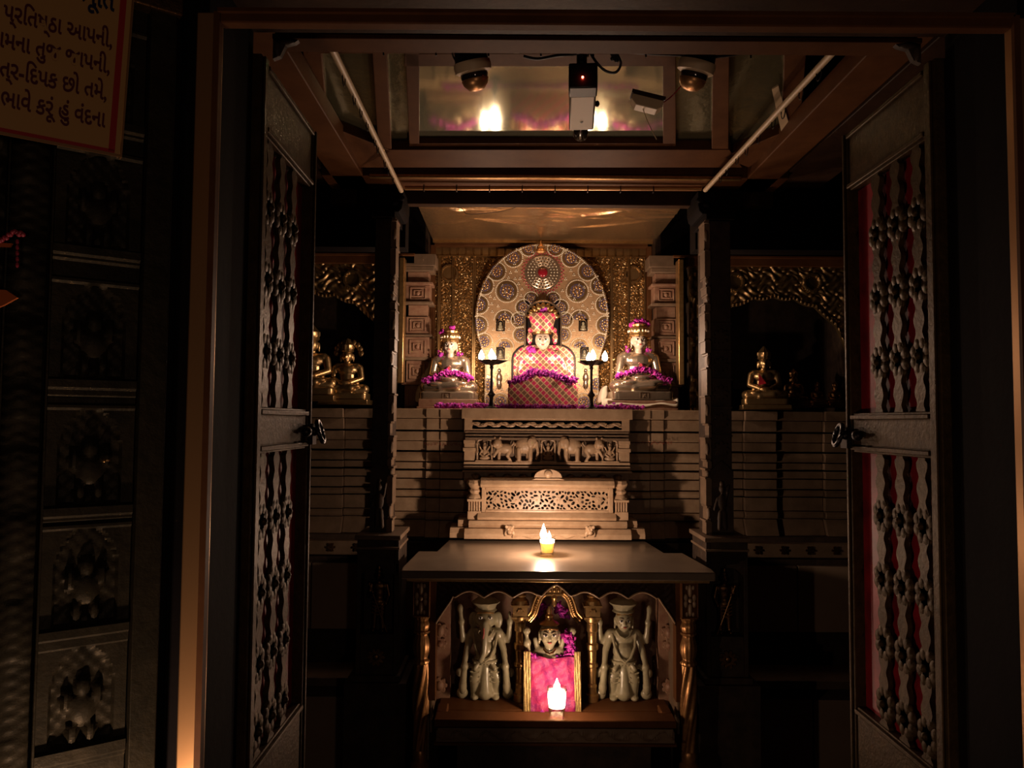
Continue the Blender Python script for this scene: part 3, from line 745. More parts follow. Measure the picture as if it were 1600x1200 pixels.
# lower wall: big plain panels, ledges
def lower(side, nm):
    q = B(); a, c = sorted((AX+side*.30, AX+side*1.42))
    z1 = UZ(838, 3.0)
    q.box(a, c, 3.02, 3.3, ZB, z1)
    t = mk('plinth_wall', q, 'dark_stone'); tag(t, f'low plain plinth wall of big stone panels below the {nm} side altar', 'plinth')
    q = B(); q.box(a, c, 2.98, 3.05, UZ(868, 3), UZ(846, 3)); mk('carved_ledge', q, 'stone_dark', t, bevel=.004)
    xs = [.42, .74, .98, 1.2, 1.42] if side > 0 else [.42, .66, .9, 1.16, 1.42]
    for i in range(4):
        u, w = sorted((AX+side*xs[i], AX+side*xs[i+1]))
        q = B(); q.box(u+.003, w-.003, 3.0, 3.06, UZ(985, 3), UZ(882, 3)); mk('wall_panel', q, 'panel', t, bevel=.002)
        q = B(); q.box(u+.003, w-.003, 2.86, 3.04, ZB, UZ(1088, 2.88)); mk('wall_panel', q, 'panel', t, bevel=.002)
    q = B(); q.box(a, c, 2.84, 3.05, UZ(1072, 2.86), UZ(1058, 2.86)); mk('step_ledge', q, 'stone_dark', t, bevel=.003)
    q = B()
    for k in range(6):
        xx = AX+side*(.72+.1*k); zz = UZ(857, 2.98); q.rosette(xx, zz, 2.974, 2.982, .018, 6, .5)
    mk('ledge_flowers', q, 'brass_dark', t)
lower(-1, 'left'); lower(1, 'right')

# ================================================================== SIDE NICHES
def side_niche(side, nm):
    cx = AX+side*.955; hw = .30; yn = 3.17
    t = empty('side_niche_frame', (cx, yn, ZSH), f'embossed brass arch frame of the dark {nm} side niche', 'niche frame')
    zt = UZ(415, yn); zc1 = UZ(403, yn)
    q = B(); q.box(cx-.42, cx+.42, yn-.015, yn+.1, zt, zc1+.01); q.box(cx-.42, cx+.42, yn-.022, yn, zc1, zc1+.012); mk('cornice', q, 'wood', t, bevel=.003)
    # cusped arch sheet
    nx, nt_ = 180, 46
    us = np.linspace(-hw-.05, hw+.05, nx)
    zpeak = UZ(462, yn); zspring = UZ(560, yn)
    def arch(u):
        a = np.clip(np.abs(u)/hw, 0, 1)
        base = zspring + (zpeak-zspring)*np.sqrt(np.clip(1-a**2.2, 0, 1))
        return np.where(np.abs(u) > hw, ZSH, base - .012*np.abs(np.sin(a*math.pi*3.5)))
    az = arch(us); TT = np.linspace(0, 1, nt_)[:, None]
    PX = np.repeat(us[None, :], nt_, 0)+cx; PZ = az[None, :]*(1-TT) + zt*TT
    du = PX-cx
    h = .009*np.abs(np.sin(du*75+2.2*np.sin(PZ*70)))*np.abs(np.sin(PZ*85+2.2*np.sin(du*60)))
    for mx in (-.16, .16):
        rr = np.sqrt((du-mx)**2+(PZ-(zt-.065))**2); h = np.where(np.abs(rr-.034) < .006, .013, np.where(rr < .03, .003, h))
    edge = (PZ-az[None, :]); h = np.where(edge < .012, .010+.003*np.sin(du*400), h)
    q = B(); q.grid(PX, yn-h, PZ, .012); mk('arch_sheet', q, 'brass', t)
    q = B(); q.box(cx-hw-.045, cx+hw+.045, yn-.003, yn+.004, zt-.012, zt-.002); mk('bead_line', q, 'gilt', t)
    # brass edge bar on the inner side
    xi = UX(627, 3.10, 500) if side < 0 else UX(1064, 3.10, 500)
    q = B(); q.box(xi-.011, xi+.011, 3.09, 3.15, UZ(600, 3.1), UZ(404, 3.1)); mk('edge_bar', q, 'gilt', t, bevel=.003)
    # niche lining
    q = B(); q.box(cx-hw-.05, cx-hw, yn+.02, 3.5, ZSH, zt); q.box(cx+hw, cx+hw+.05, yn+.02, 3.5, ZSH, zt); q.box(cx-hw, cx+hw, 3.46, 3.5, ZSH, zt); q.box(cx-.4, cx+.4, yn+.1, 3.5, zt, zt+.05)
    mk('niche_lining', q, 'dark_stone', t)
    # dark wall above
    q = B(); q.box(cx-.45, cx+.45, yn+.08, yn+.12, zc1+.01, ZT); mk('wall_above', q, 'black', t)
    q = B(); q.box(cx-.46, cx+.46, 3.165, 3.6, -.1, ZSH); mk('niche_floor', q, 'dark_stone', t)
side_niche(-1, 'left'); side_niche(1, 'right')

# ================================================================== CENTRAL NICHE
NX0, NX1 = UX(672, 3.34, 400), UX(1019, 3.34, 400)
t = empty('central_niche', ((NX0+NX1)/2, 3.34, ZSH), 'embossed brass back panel and gold soffit of the central niche', 'niche')
zt = UZ(372, 3.34)
q = B(); q.box(NX0-.1, NX1+.1, 3.40, 3.6, ZSH, ZT); mk('back_board', q, 'wood_dark', t)
def panelfn(X, Z):
    h = .009*np.abs(np.sin(X*170+2.3*np.sin(Z*140)))*np.abs(np.sin(Z*185+2.1*np.sin(X*130)))
    for c in (UX(700, 3.36), UX(990, 3.36)):
        rr = np.sqrt((X-c)**2+(Z-UZ(427, 3.36))**2); h = np.where(np.abs(rr-.035) < .005, .014, np.where(rr < .03, .004, h))
    for xx in (UX(683, 3.36), UX(705, 3.36), UX(738, 3.36), UX(955, 3.36), UX(982, 3.36), UX(1008, 3.36)):
        h = np.where(np.abs(X-xx) < .0035, .015, h); h = np.where(np.abs(X-xx-.008) < .003, 0, h)
    zz = UZ(400, 3.36); h = np.where(np.abs(Z-zz) < .003, .014, h)
    h = np.where((Z > zz+.003), .004+.004*(np.abs(np.sin(X*90)) > .25), h)
    return h
q = B(); q.relief(NX0+.02, NX1-.02, ZSH, UZ(384, 3.36), 3.38, panelfn, .0026, .01); mk('embossed_back_sheet', q, 'brass', t)
q = B()
q.box(NX0-.0, NX0+.022, 3.34, 3.40, ZSH, zt); q.box(NX1-.022, NX1, 3.34, 3.40, ZSH, zt); q.box(NX0, NX1, 3.34, 3.40, UZ(385, 3.34), zt)
mk('wood_surround', q, 'wood', t, bevel=.003)
# soffit
zs = UZ(306, 2.66, 860)
random.seed(77)
X_, Y_ = np.meshgrid(np.linspace(AX-.48, AX+.49, 240), np.linspace(2.65, 3.36, 170))
hh_ = np.zeros_like(X_)
for _ in range(34):
    a0 = random.uniform(-.45, .45); px0, py0 = random.uniform(AX-.4, AX+.4), random.uniform(2.66, 3.05); ln = random.uniform(.05, .22); am = random.uniform(.003, .008)
    u_ = (X_-px0)*math.cos(a0)+(Y_-py0)*math.sin(a0); v_ = -(X_-px0)*math.sin(a0)+(Y_-py0)*math.cos(a0)
    hh_ += am*np.clip(1-np.abs(v_)/.014, 0, 1)*np.clip(1-(u_/ln)**2, 0, 1)
q = B(); V_s = [[q.v((X_[i_, j_], Y_[i_, j_], zs-hh_[i_, j_])) for j_ in range(240)] for i_ in range(170)]
for i_ in range(169):
    for j_ in range(239): q.f([V_s[i_][j_], V_s[i_+1][j_], V_s[i_+1][j_+1], V_s[i_][j_+1]])
o_ = mk('gold_soffit', q, 'goldsheet', t, smooth=60)
q = B(); q.box(AX-.48, AX+.49, 2.65, 3.42, zs+.012, zs+.03); mk('soffit_board', q, 'wood_dark', t)
q = B(); q.box(AX-.48, AX+.49, 3.325, 3.345, zs-.01, zs); mk('soffit_edge', q, 'gilt', t)
q = B(); q.box(AX-.60, AX+.60, 2.63, 2.66, zs-.005, zs+.55); mk('fascia', q, 'wood_dark', t)
for a, c in ((NX0-.16, NX0), (NX1, NX1+.16)): q = B(); q.box(a, c, 3.27, 3.4, ZSH, zs+.5); mk('side_wall', q, 'dark_stone', t)

# shelf slab on top of base
q = B(); q.box(U3(612), 2*AX-U3(612), 2.975, 3.4, ZSH-.006, ZSH-.0003); shelf = tag(mk('altar_shelf', q, 'stone', bevel=.001), 'long stone shelf slab the idols sit on', 'shelf')
# flanking carved stone pilasters
def pilaster(side, nm):
    xc = UX(652, 3.2) if side < 0 else UX(1040, 3.2)
    t = empty('stone_pilaster', (xc, 3.2, ZSH), f'reddish carved stone pilaster at the {nm} of the central niche', 'pilaster')
    z = ZSH
    blocks = [(.10, .05, 'redstone'), (.012, .062, 'redstone'), (.09, .046, 'redstone'), (.014, .06, 'stone_dark'), (.085, .05, 'redstone'), (.01, .062, 'stone_dark'), (.075, .048, 'redstone'), (.05, .040, 'redstone'), (.012, .064, 'stone_dark'), (.07, .05, 'redstone'), (.012, .062, 'redstone'), (.045, .044, 'redstone'), (.02, .066, 'stone_dark'), (.05, .075, 'stone_dark')]
    for i, (h, w, m) in enumerate(blocks):
        q = B(); q.box(xc-w, xc+w, 3.19-(w-.04), 3.26, z, z+h-.001)
        if h > .06:
            c = z+h/2; y = 3.19-(w-.04)
            for k, (hw, hh) in enumerate(((.033, h*.36), (.019, h*.2))):
                q.box(xc-hw, xc+hw, y-.004, y, c+hh-.004, c+hh); q.box(xc-hw, xc+hw, y-.004, y, c-hh, c-hh+.004)
                q.box(xc-hw, xc-hw+.004, y-.004, y, c-hh, c+hh); q.box(xc+hw-.004, xc+hw, y-.004, y, c-hh, c+hh)
            q.ball((xc, y, c), (.008, .006, .010), 10, 7)
        mk('carved_block' if h > .03 else 'moulding', q, m, t, bevel=.0015); z += h
pilaster(-1, 'left'); pilaster(1, 'right')

# ================================================================== HALO PLATE
YH = 3.30
t = empty('halo_plate', (UX(846, YH), YH, ZSH), 'big arched golden halo plate set with pearls behind the central idol', 'halo')
half = [(756, 640), (757, 600), (758, 565), (752, 545), (745, 525), (742, 500), (744, 475), (750, 452), (760, 430), (775, 410), (795, 394), (820, 383), (847, 379)]
outl = [U(x, y, YH) for x, y in half]
cxh = U(847, 500, YH)[0]
outl += [(2*cxh-x, z) for x, z in outl[-2::-1]]
outl[0] = (outl[0][0], ZSH); outl[-1] = (outl[-1][0], ZSH)
# smooth the outline
def chaikin(P, n=2):
    for _ in range(n):
        Q = [P[0]]
        for a, b2 in zip(P, P[1:]): Q += [(a[0]*.75+b2[0]*.25, a[1]*.75+b2[1]*.25), (a[0]*.25+b2[0]*.75, a[1]*.25+b2[1]*.75)]
        P = Q+[P[-1]]
    return P
OUT = chaikin(outl)
q = B(); q.prism(OUT, YH, YH+.02); plate = mk('plate', q, 'gold', t, bevel=.002)
def inside(p, m=0):
    x, z = p; c = False; n = len(OUT)
    for i in range(n):
        x1, z1 = OUT[i]; x2, z2 = OUT[(i+1) % n]
        if (z1 > z) != (z2 > z) and x < (x2-x1)*(z-z1)/(z2-z1)+x1: c = not c
    if not c: return False
    if m:
        for i in range(n-1):
            if math.hypot(OUT[i][0]-x, OUT[i][1]-z) < m: return False
    return True
pearls = []
def pearl_path(P, step=.0082, r=.0036):
    acc = 0; last = P[0]; 
    for a, b2 in zip(P, P[1:]):
        L = math.hypot(b2[0]-a[0], b2[1]-a[1]); s = step-acc
        while s <= L:
            pearls.append((a[0]+(b2[0]-a[0])*s/L, a[1]+(b2[1]-a[1])*s/L, r)); s += step
        acc = L-(s-step)
ctr = (cxh, sum(z for _, z in OUT)/len(OUT))
inn = [((x-cxh)*.975+cxh, (z-ZSH-.3)*.982+ZSH+.3) for x, z in OUT]
pearl_path(inn)
def circ(cx, cz, r, a0=0, a1=2*math.pi, n=40): return [(cx+r*math.cos(a0+(a1-a0)*k/n), cz+r*math.sin(a0+(a1-a0)*k/n)) for k in range(n+1)]
def PH(px, py): return U(px, py, YH)
sc = YH/F
def medallion(px, py, rpx, half_only=False, ring=True):
    cx, cz = PH(px, py); r = rpx*sc
    def disc(rr, n=32):
        return [(cx+rr*math.cos(a), cz+rr*math.sin(a)) for a in [2*math.pi*k/n for k in range(n)] if (not half_only or math.sin(a) > -.02)]
    def clip(pts): return [p for p in pts if inside(p, .002)]
    p1 = clip(disc(r)); p2 = clip(disc(r*.74))
    if len(p2) < 5: return
    q = B(); q.prism(p1, YH-.003, YH); md = mk('medallion', q, 'brass', t)
    q = B(); q.prism(p2, YH-.004, YH-.0015); mk('enamel', q, 'navy', md)
    q = B()
    for k in range(8):
        a = 2*math.pi*k/8+.2
        p = (cx+r*.42*math.cos(a), cz+r*.42*math.sin(a))
        if inside(p, .006) and (not half_only or p[1] > cz+.003): q.ball((p[0], YH-.004, p[1]), (r*.15, .0018, r*.15), 8, 5)
        p = (cx+r*.64*math.cos(a+.39), cz+r*.64*math.sin(a+.39))
        if inside(p, .006) and (not half_only or p[1] > cz+.003): q.ball((p[0], YH-.004, p[1]), (r*.07, .0015, r*.07), 8, 5)
    if inside((cx, cz), .006): q.ball((cx, YH-.004, cz+(.004 if half_only else 0)), (r*.17, .002, r*.17), 8, 5)
    if len(q.bm.verts): mk('filigree', q, 'gilt', md)
    if ring: 
        seg = [p for p in circ(cx, cz, r*1.14) if inside(p, .004) and (not half_only or p[1] > cz-.001)]
        for k in range(int(2*math.pi*r*1.14/.0072)):
            a = k*.0072/(r*1.14); p = (cx+r*1.14*math.cos(a), cz+r*1.14*math.sin(a))
            if inside(p, .006) and (not half_only or p[1] > cz-.001): pearls.append((p[0], p[1], .0033))
for s in (-1, 1):
    m_ = lambda x: 847+s*(x-847)
    medallion(m_(902), 455, 15.5); medallion(m_(906), 500, 14, True); medallion(m_(906), 543, 13, True)
    for (x, y, r) in ((918, 424, 13), (937, 446, 13), (945, 476, 13), (946, 508, 13), (938, 534, 12), (892, 403, 13), (868, 388, 11), (876, 592, 12), (932, 600, 13), (912, 628, 12), (936, 628, 11)): medallion(m_(x), y, r)
    for (x, y, r) in ((864, 467, 10), (876, 480, 11), (883, 500, 11), (880, 523, 11)): medallion(m_(x), y, r)
# sun disc on top
cx, cz = PH(848, 426)
q = B(); q.lathe(0, 0, [(.0, 0)], 3) if False else None
q = B()
pts = circ(cx, cz, .078, n=48)[:-1]; q.prism(pts, YH-.004, YH)
for rr in (.07, .056, .043, .031): q.tube([(x, YH-.005, z) for x, z in circ(cx, cz, rr, n=40)[:-1]], .0028, 6, True)
sd = mk('sun_disc', q, 'silver', t)
q = B(); q.ball((cx, YH-.006, cz), (.0215, .010, .0215), 24, 12); mk('ruby_centre', q, 'ruby', sd)
q = B()
for rr, n in ((.0635, 30), (.050, 24), (.037, 18)):
    for k in range(n): a = 2*math.pi*k/n; q.ball((cx+rr*math.cos(a), YH-.006, cz+rr*math.sin(a)), (.0028, .0025, .0028), 8, 5)
mk('ring_stones', q, 'pearl', sd)
q = B()
for rr, n in ((.083, 34), (.090, 34)):
    for k in range(n): a = 2*math.pi*(k+(.5 if rr > .085 else 0))/n; q.ball((cx+rr*math.cos(a), YH-.003, cz+rr*math.sin(a)), (.0036, .003, .0036), 8, 5)
mk('pink_stones', q, 'ruby_dot', sd)
# scattered clusters
random.seed(11)
cl = []
for _ in range(1500):
    p = (random.uniform(OUT[0][0]-.06, 2*cxh-OUT[0][0]+.06), random.uniform(ZSH+.02, PH(847, 384)[1]))
    if not inside(p, .012): continue
    if any(math.hypot(p[0]-a, p[1]-b2) < .011 for a, b2, _ in pearls): continue
    if any(math.hypot(p[0]-a, p[1]-b2) < .02 for a, b2 in cl): continue
    if math.hypot(p[0]-cx, p[1]-cz) < .1: continue
    cl.append(p)
for x, z in cl:
    for k in range(3): a = math.pi/2+k*2.094; pearls.append((x+.0042*math.cos(a), z+.0046*math.sin(a), .0030))
q = B()
for x, z, r in pearls: q.ball((x, YH-.002, z), r, 7, 5)
tag(mk('pearl_beading', q, 'pearl', t), 'strings and clusters of tiny pearls', kind='stuff')
# finial
q = B(); fx, fz = PH(845, 392); q.lathe(fx, YH-.004, [(.018, fz-.012), (.024, fz-.004), (.02, fz+.006), (.012, fz+.012), (.015, fz+.018), (.006, fz+.03), (.002, fz+.045)], 20, sy=.6); mk('finial', q, 'copper', t)
# little framed pictures
for px, py in ((782, 508), (911, 508), (782, 552), (913, 552)):
    x, z = PH(px, py); q = B(); q.box(x-.019, x+.019, YH-.005, YH, z-.027, z+.027); pf = mk('picture_niche', q, 'pupil', t, bevel=.001)
    q = B(); q.ball((x, YH-.006, z+.006), (.006, .003, .008)); q.ball((x, YH-.006, z-.008), (.009, .003, .01)); q.ball((x, YH-.006, z-.018), (.013, .004, .006)); mk('tiny_idol', q, 'idolgrey', pf)
    q = B(); q.tube([(x-.013, YH-.006, z-.022), (x-.013, YH-.006, z+.008)]+[(x-.013*math.cos(a), YH-.006, z+.008+.014*math.sin(a)) for a in [math.pi*k/10 for k in range(1, 10)]]+[(x+.013, YH-.006, z+.008), (x+.013, YH-.006, z-.022)], .0014, 6); mk('arch_border', q, 'brass', pf)
# small standing attendants at lamp height (dim silver, behind the lamps)
for px in (780, 915):
    x, z = PH(px, 590); q = B(); q.ball((x, YH-.008, z+.03), (.008, .006, .010)); q.ball((x, YH-.008, z+.0), (.013, .007, .022)); q.ball((x, YH-.008, z-.03), (.011, .007, .02))
    blob('standing_attendant', q, 'silver', t, .0025, 2)

# ================================================================== HEADS AND IDOLS
def head(c, s, m, parent, crownless=True, turn=0, ears=True, neck=True):
    TM = Matrix.Translation(Vector(c)) @ Matrix.Rotation(turn, 4, 'Z')
    q = B(TM)
    q.ball((0, 0, .1*s), (.76*s, .8*s, .9*s), 24, 16); q.ball((0, -.18*s, -.35*s), (.56*s, .58*s, .58*s), 20, 12)
    q.ball((0, -.3*s, -.72*s), (.26*s, .3*s, .22*s), 14, 9)
    for k in (-1, 1): q.ball((k*.36*s, -.45*s, -.25*s), (.26*s, .24*s, .28*s), 14, 9)
    q.cap((0, -.74*s, .12*s), (0, -.88*s, -.18*s), .07*s, .12*s, 12)
    q.ball((0, -.70*s, -.46*s), (.2*s, .12*s, .06*s), 12, 8)
    if neck: q.cap((0, 0, -.5*s), (0, .05*s, -1.25*s), .36*s, .42*s)
    if ears:
        for k in (-1, 1): q.ball((k*.78*s, .05*s, -.05*s), (.1*s, .18*s, .34*s), 12, 8); q.ball((k*.78*s, 0, -.5*s), (.1*s, .12*s, .26*s), 12, 8)
    h = blob('head', q, m, parent, s*.055, 3)
    for k in (-1, 1):
        q = B(TM); q.ball((k*.31*s, -.70*s, .08*s), (.19*s, .09*s, .105*s), 14, 9); mk('eye', q, 'eye', h)
        q = B(TM); q.ball((k*.30*s, -.775*s, .085*s), (.085*s, .035*s, .09*s), 12, 8); mk('pupil', q, 'pupil', h)
        q = B(TM); q.tube([(k*(.10+.1*i)*s, -(.80-.016*i*i)*s, (.26+.10*math.sin(i*math.pi/4.5))*s) for i in range(5)], [.02*s, .035*s, .035*s, .028*s, .012*s], 6); mk('eyebrow', q, 'brow', h)
        q = B(TM); q.tube([(k*(.13+.09*i)*s, -(.80-.016*i*i)*s, (.12+.07*math.sin(i*math.pi/4))*s) for i in range(5)], .014*s, 6); mk('eyelid', q, 'brow', h)
    q = B(TM); q.ball((0, -.80*s, -.44*s), (.17*s, .05*s, .038*s), 14, 8); q.ball((0, -.79*s, -.49*s), (.12*s, .05*s, .035*s), 14, 8); mk('lips', q, 'lip', h)
    return h
def petals(name, pts, n, r, spread, m, label, cat='garland', group=None, parent=None, seed=1, squash=1):
    """crumpled petals heaped along a path"""
    random.seed(seed); q = B(); P = [Vector(p) for p in pts]
    for i in range(n):
        s = random.random()*(len(P)-1); k = int(s); p = P[k].lerp(P[min(k+1, len(P)-1)], s-k)
        p = p + Vector((random.gauss(0, 1)*spread, random.gauss(0, .6)*spread, random.gauss(0, .7)*spread*squash))
        rr = r*random.uniform(.6, 1.2)
        rot = Euler((random.uniform(0, 6.3), random.uniform(0, 6.3), random.uniform(0, 6.3))).to_matrix()
        q.mi = random.choice((0, 0, 1))
        c = q.v(p+rot @ Vector((0, 0, -rr*.35))); ring = []
        for j in range(7):
            a = 2*math.pi*j/7; ring.append(q.v(p+rot @ Vector((rr*math.cos(a)*random.uniform(.8, 1.1), rr*.75*math.sin(a), rr*.3*math.sin(2*a+i)))))
        for j in range(7): q.f([c, ring[j], ring[(j+1) % 7]])
    ms = [m, 'petal2' if m == 'petal' else 'petal']
    o = mk(name, q, ms, parent, smooth=60)
    md = o.modifiers.new('thickness', 'SOLIDIFY'); md.thickness = .0008
    return tag(o, label, cat, group) if not parent else o

def seated_body(q, arms=True):
    """cross-legged figure, about .235 wide, .20 to the shoulders; faces -y; origin at base centre"""
    for k in (-1, 1):
        q.cap((k*.03, .005, .052), (k*.088, -.03, .05), .03, .026)
        q.ball((k*.094, -.03, .05), (.024, .03, .024))
    q.cap((-.088, -.045, .048), (.035, -.068, .056), .024, .019); q.cap((.088, -.04, .044), (-.03, -.06, .046), .022, .019)
    q.ball((.045, -.068, .064), (.034, .016, .011)); q.ball((-.045, -.064, .062), (.034, .016, .011))
    q.ball((0, .005, .075), (.046, .036, .04)); q.ball((0, .008, .115), (.041, .032, .045)); q.ball((0, .004, .148), (.052, .034, .032))
    q.cap((-.05, .008, .163), (.05, .008, .163), .021)
    for k in (-1, 1):
        q.cap((k*.062, .008, .158), (k*.073, .0, .105), .0185, .0155); q.cap((k*.073, 0, .105), (k*.026, -.052, .082), .015, .0115)
    q.ball((0, -.06, .08), (.034, .02, .011)); q.cap((0, .006, .17), (0, .004, .195), .017)
def base_block(q, w=.112, h=.03, y0=-.088, y1=.05):
    pts = []
    r = .02
    for cx, cy, a0 in ((w-r, y1-r, 0), (-w+r, y1-r, 90), (-w+r, y0+r, 180), (w-r, y0+r, 270)):
        for k in range(6): a = R(a0+k*18); pts.append((cx+r*math.cos(a), cy+r*math.sin(a)))
    q.prism(pts, .0, h, 'z')

def side_idol(name, loc, rz, s, label, lean=0, flower=True, big=False):
    t = empty(name, loc, label, 'idol', None)
    TM = Matrix.Translation(Vector(loc)) @ Matrix.Rotation(rz, 4, 'Z') @ Matrix.Diagonal((s, s, s, 1))
    q = B(TM); seated_body(q); base_block(q); blob('silver_body', q, 'silver', t, .0028*s, 2)
    q = B(TM); base_block(q, .1145, .0035, -.0905, .052); base_block(q, .1, .004); mk('plinth_rim', q, 'silver', t)
    q = B(TM)
    for x0, x1, z0, z1 in ((-.016, .016, .004, .0055), (-.016, .016, .0255, .027), (-.016, -.0145, .004, .027), (.0145, .016, .004, .027)): q.box(x0, x1, -.0905, -.087, z0, z1)
    q.tube([(-.006, -.0905, .008), (-.002, -.0905, .014), (-.005, -.0905, .022), (0, -.0905, .016), (.003, -.0905, .022), (.001, -.0905, .012), (.007, -.0905, .008)], .0013, 6)
    mk('emblem', q, 'silver', t)
    q = B(TM); q.prism([(-.007, .128), (0, .136), (.007, .128), (0, .120)], -.036, -.029); mk('chest_gem', q, 'ruby_dot', t)
    hc = TM @ Vector((0, -.004, .222)); head(hc, .036*s, 'marble', t, turn=rz)
    # crown
    q = B(TM @ Matrix.Translation((0, 0, .236)))
    q.lathe(0, 0, [(.031, .0), (.0345, .006), (.033, .012), (.036, .016), (.038, .03), (.036, .034), (.030, .038), (.032, .046), (.022, .052), (.012, .054)], 28, lobes=14, la=.03); cr = mk('crown', q, 'gilt', t)
    q = B(TM @ Matrix.Translation((0, 0, .236)))
    for k in range(18): a = 2*math.pi*k/18; q.ball((.0385*math.cos(a), .0385*math.sin(a), .021), (.0032, .0032, .005), 8, 6)
    mk('crown_stones', q, 'pearl', cr)
    for k in (-1, 1):
        q = B(TM)
        for j in range(6): q.ball((k*(.034+.002*j), -.002, .232-.011*j), (.0055, .005, .0065), 8, 6)
        mk('ear_ornament', q, 'gilt', t)
    return t, TM
YI = 3.14
Lx = UX(703, YI); Rx = UX(996, YI)
lz = UZ(626, YI)
for nm, xx, w, side in (('left', Lx, .115, -1), ('right', Rx, .135, 1)):
    q = B(); q.box(xx-w, xx+w, 3.03, 3.24, ZSH, lz); q.box(xx-w-.006, xx+w+.006, 3.024, 3.246, ZSH, ZSH+.008); tag(mk('idol_plinth', q, 'redstone', bevel=.002), f'low tan stone plinth under the {nm} silver idol', 'plinth')
tL, TML = side_idol('seated_idol', (Lx, YI, lz), R(-4), 1.0, 'silver-clad seated marble-faced idol with crown, left of the halo')
tR, TMR = side_idol('seated_idol', (Rx+.005, YI, lz+.004), R(4), 1.10, 'larger silver-clad seated idol with crown, right of the halo')
# cloths
def drape(pts, label, th=.002):
    q = B(); n = len(pts[0]); rows = [[q.v(p) for p in r] for r in pts]
    for a, c in zip(rows, rows[1:]):
        for k in range(n-1): q.f([a[k], a[k+1], c[k+1], c[k]])
    o = mk('cloth', q, 'clothwhite', smooth=70); md = o.modifiers.new('s', 'SUBSURF'); md.levels = md.render_levels = 2
    md = o.modifiers.new('t', 'SOLIDIFY'); md.thickness = th
    return tag(o, label, 'cloth')
def row(pxs, Y): 
    return [(*([U(p, y, Y+dy)[0]]), Y+dy, U(p, y, Y+dy)[1]) for p, y, dy in pxs]
drape([row([(672, 562, .06), (676, 560, .05), (682, 565, .06)], YI), row([(660, 582, .05), (668, 585, .03), (678, 580, .06)], YI), row([(656, 600, .04), (664, 603, .02), (672, 598, .06)], YI), row([(650, 612, .03), (658, 616, .0), (666, 614, .05)], YI), row([(648, 628, .0), (655, 630, -.03), (664, 626, .03)], YI)], 'off-white cloth hanging behind the left silver idol')
drape([row([(x, 622+2*math.sin(i*1.7), -.06) for i, x in enumerate(range(940, 1062, 12))], YI), row([(x, 628+2*math.cos(i*2.1), -.104+.004*math.sin(3*i)) for i, x in enumerate(range(940, 1062, 12))], YI), row([(x, 634+3*math.sin(i*1.3+1), -.115+.004*math.sin(2*i)) for i, x in enumerate(range(940, 1062, 12))], YI)], 'crumpled white cloth tucked under the right silver idol')
drape([row([(950, 602, .04), (944, 604, .03), (940, 606, .05)], YI), row([(948, 608, .03), (940, 612, .0), (934, 618, .05)], YI), row([(950, 622, .0), (938, 630, -.03), (932, 632, .02)], YI)], 'pinkish white cloth corner at the left of the right idol')

def tp(TM, *ps): return [TM @ Vector(p) for p in ps]
petals('flower_garland', tp(TML, (-.10, -.06, .075), (-.06, -.06, .088), (-.02, -.05, .108), (.02, -.05, .105), (.06, -.055, .10), (.105, -.055, .078)), 230, .009, .0065, 'petal', 'purple petal garland across the lap of the left silver idol', seed=2)
petals('flower_garland', tp(TMR, (-.095, -.06, .088), (-.05, -.06, .098), (-.015, -.055, .112), (.02, -.055, .11), (.06, -.055, .09), (.105, -.055, .07)), 230, .009, .0062, 'petal', 'purple petal garland across the lap of the right silver idol', seed=3)
petals('flower_cluster', tp(TML, (-.034, -.01, .283), (-.03, -.02, .275)), 30, .009, .004, 'petal', 'purple blossom on the left edge of the left idol’s crown', 'flowers', seed=4)
petals('flower_cluster', tp(TML, (.0, -.01, .295), (.012, -.01, .296)), 34, .009, .004, 'petal', 'purple blossom on top of the left idol’s crown', 'flowers', seed=5)
petals('flower_cluster', tp(TMR, (-.03, -.012, .278), (-.01, -.015, .295), (.012, -.015, .296), (.032, -.012, .28)), 110, .009, .005, 'petal', 'purple petals heaped round the right idol’s crown', 'flowers', seed=6)
for TM, nm in ((TML, 'left'), (TMR, 'right')):
    for k, sd in ((-1, 'left'), (1, 'right')):
        petals('flower_cluster', tp(TM, (k*.036, .0, .192), (k*.044, .0, .180)), 26, .009, .0045, 'petal', f'purple petals at the {sd} of the neck of the {nm} silver idol', 'flowers', seed=20+k)

# ---- central idol
YM = 3.13; cx = UX(847, YM); zb = ZSH+.002
t = empty('central_idol', (cx, YM, zb), 'central seated idol wrapped in red and gold diamond lattice cloth with tall crown', 'idol')
def zz(py, Y=YM): return UZ(py, Y)
q = B()
# lap block
w = .140; pts = []
for k in range(0, 25):
    a = math.pi*k/24; pts.append((cx-w*math.cos(a)**1 if abs(math.cos(a)) < 1 else cx-w*math.cos(a), 0))
q = B()
q.prism([(cx-.139, zb), (cx+.139, zb), (cx+.139, zz(608)), (cx+.125, zz(600)), (cx+.06, zz(595)), (cx, zz(590)), (cx-.06, zz(595)), (cx-.125, zz(600)), (cx-.139, zz(608))], YM-.085, YM+.04)
q.ball((cx, YM, zz(585)), (.10, .06, .05), 24, 14)
q.ball((cx, YM+.01, zz(575)), (.068, .045, .065), 24, 14)
q.ball((cx, YM+.008, zz(560)), (.074, .045, .045), 24, 14)
q.cap((cx-.062, YM+.01, zz(557)), (cx+.062, YM+.01, zz(557)), .028)
for k in (-1, 1):
    q.cap((cx+k*.074, YM+.008, zz(558)), (cx+k*.088, YM, zz(585)), .023, .02); q.cap((cx+k*.088, YM, zz(585)), (cx+k*.03, YM-.07, zz(594)), .02, .016)
blob('clothed_body', q, 'cloth_d', t, .0035, 4)
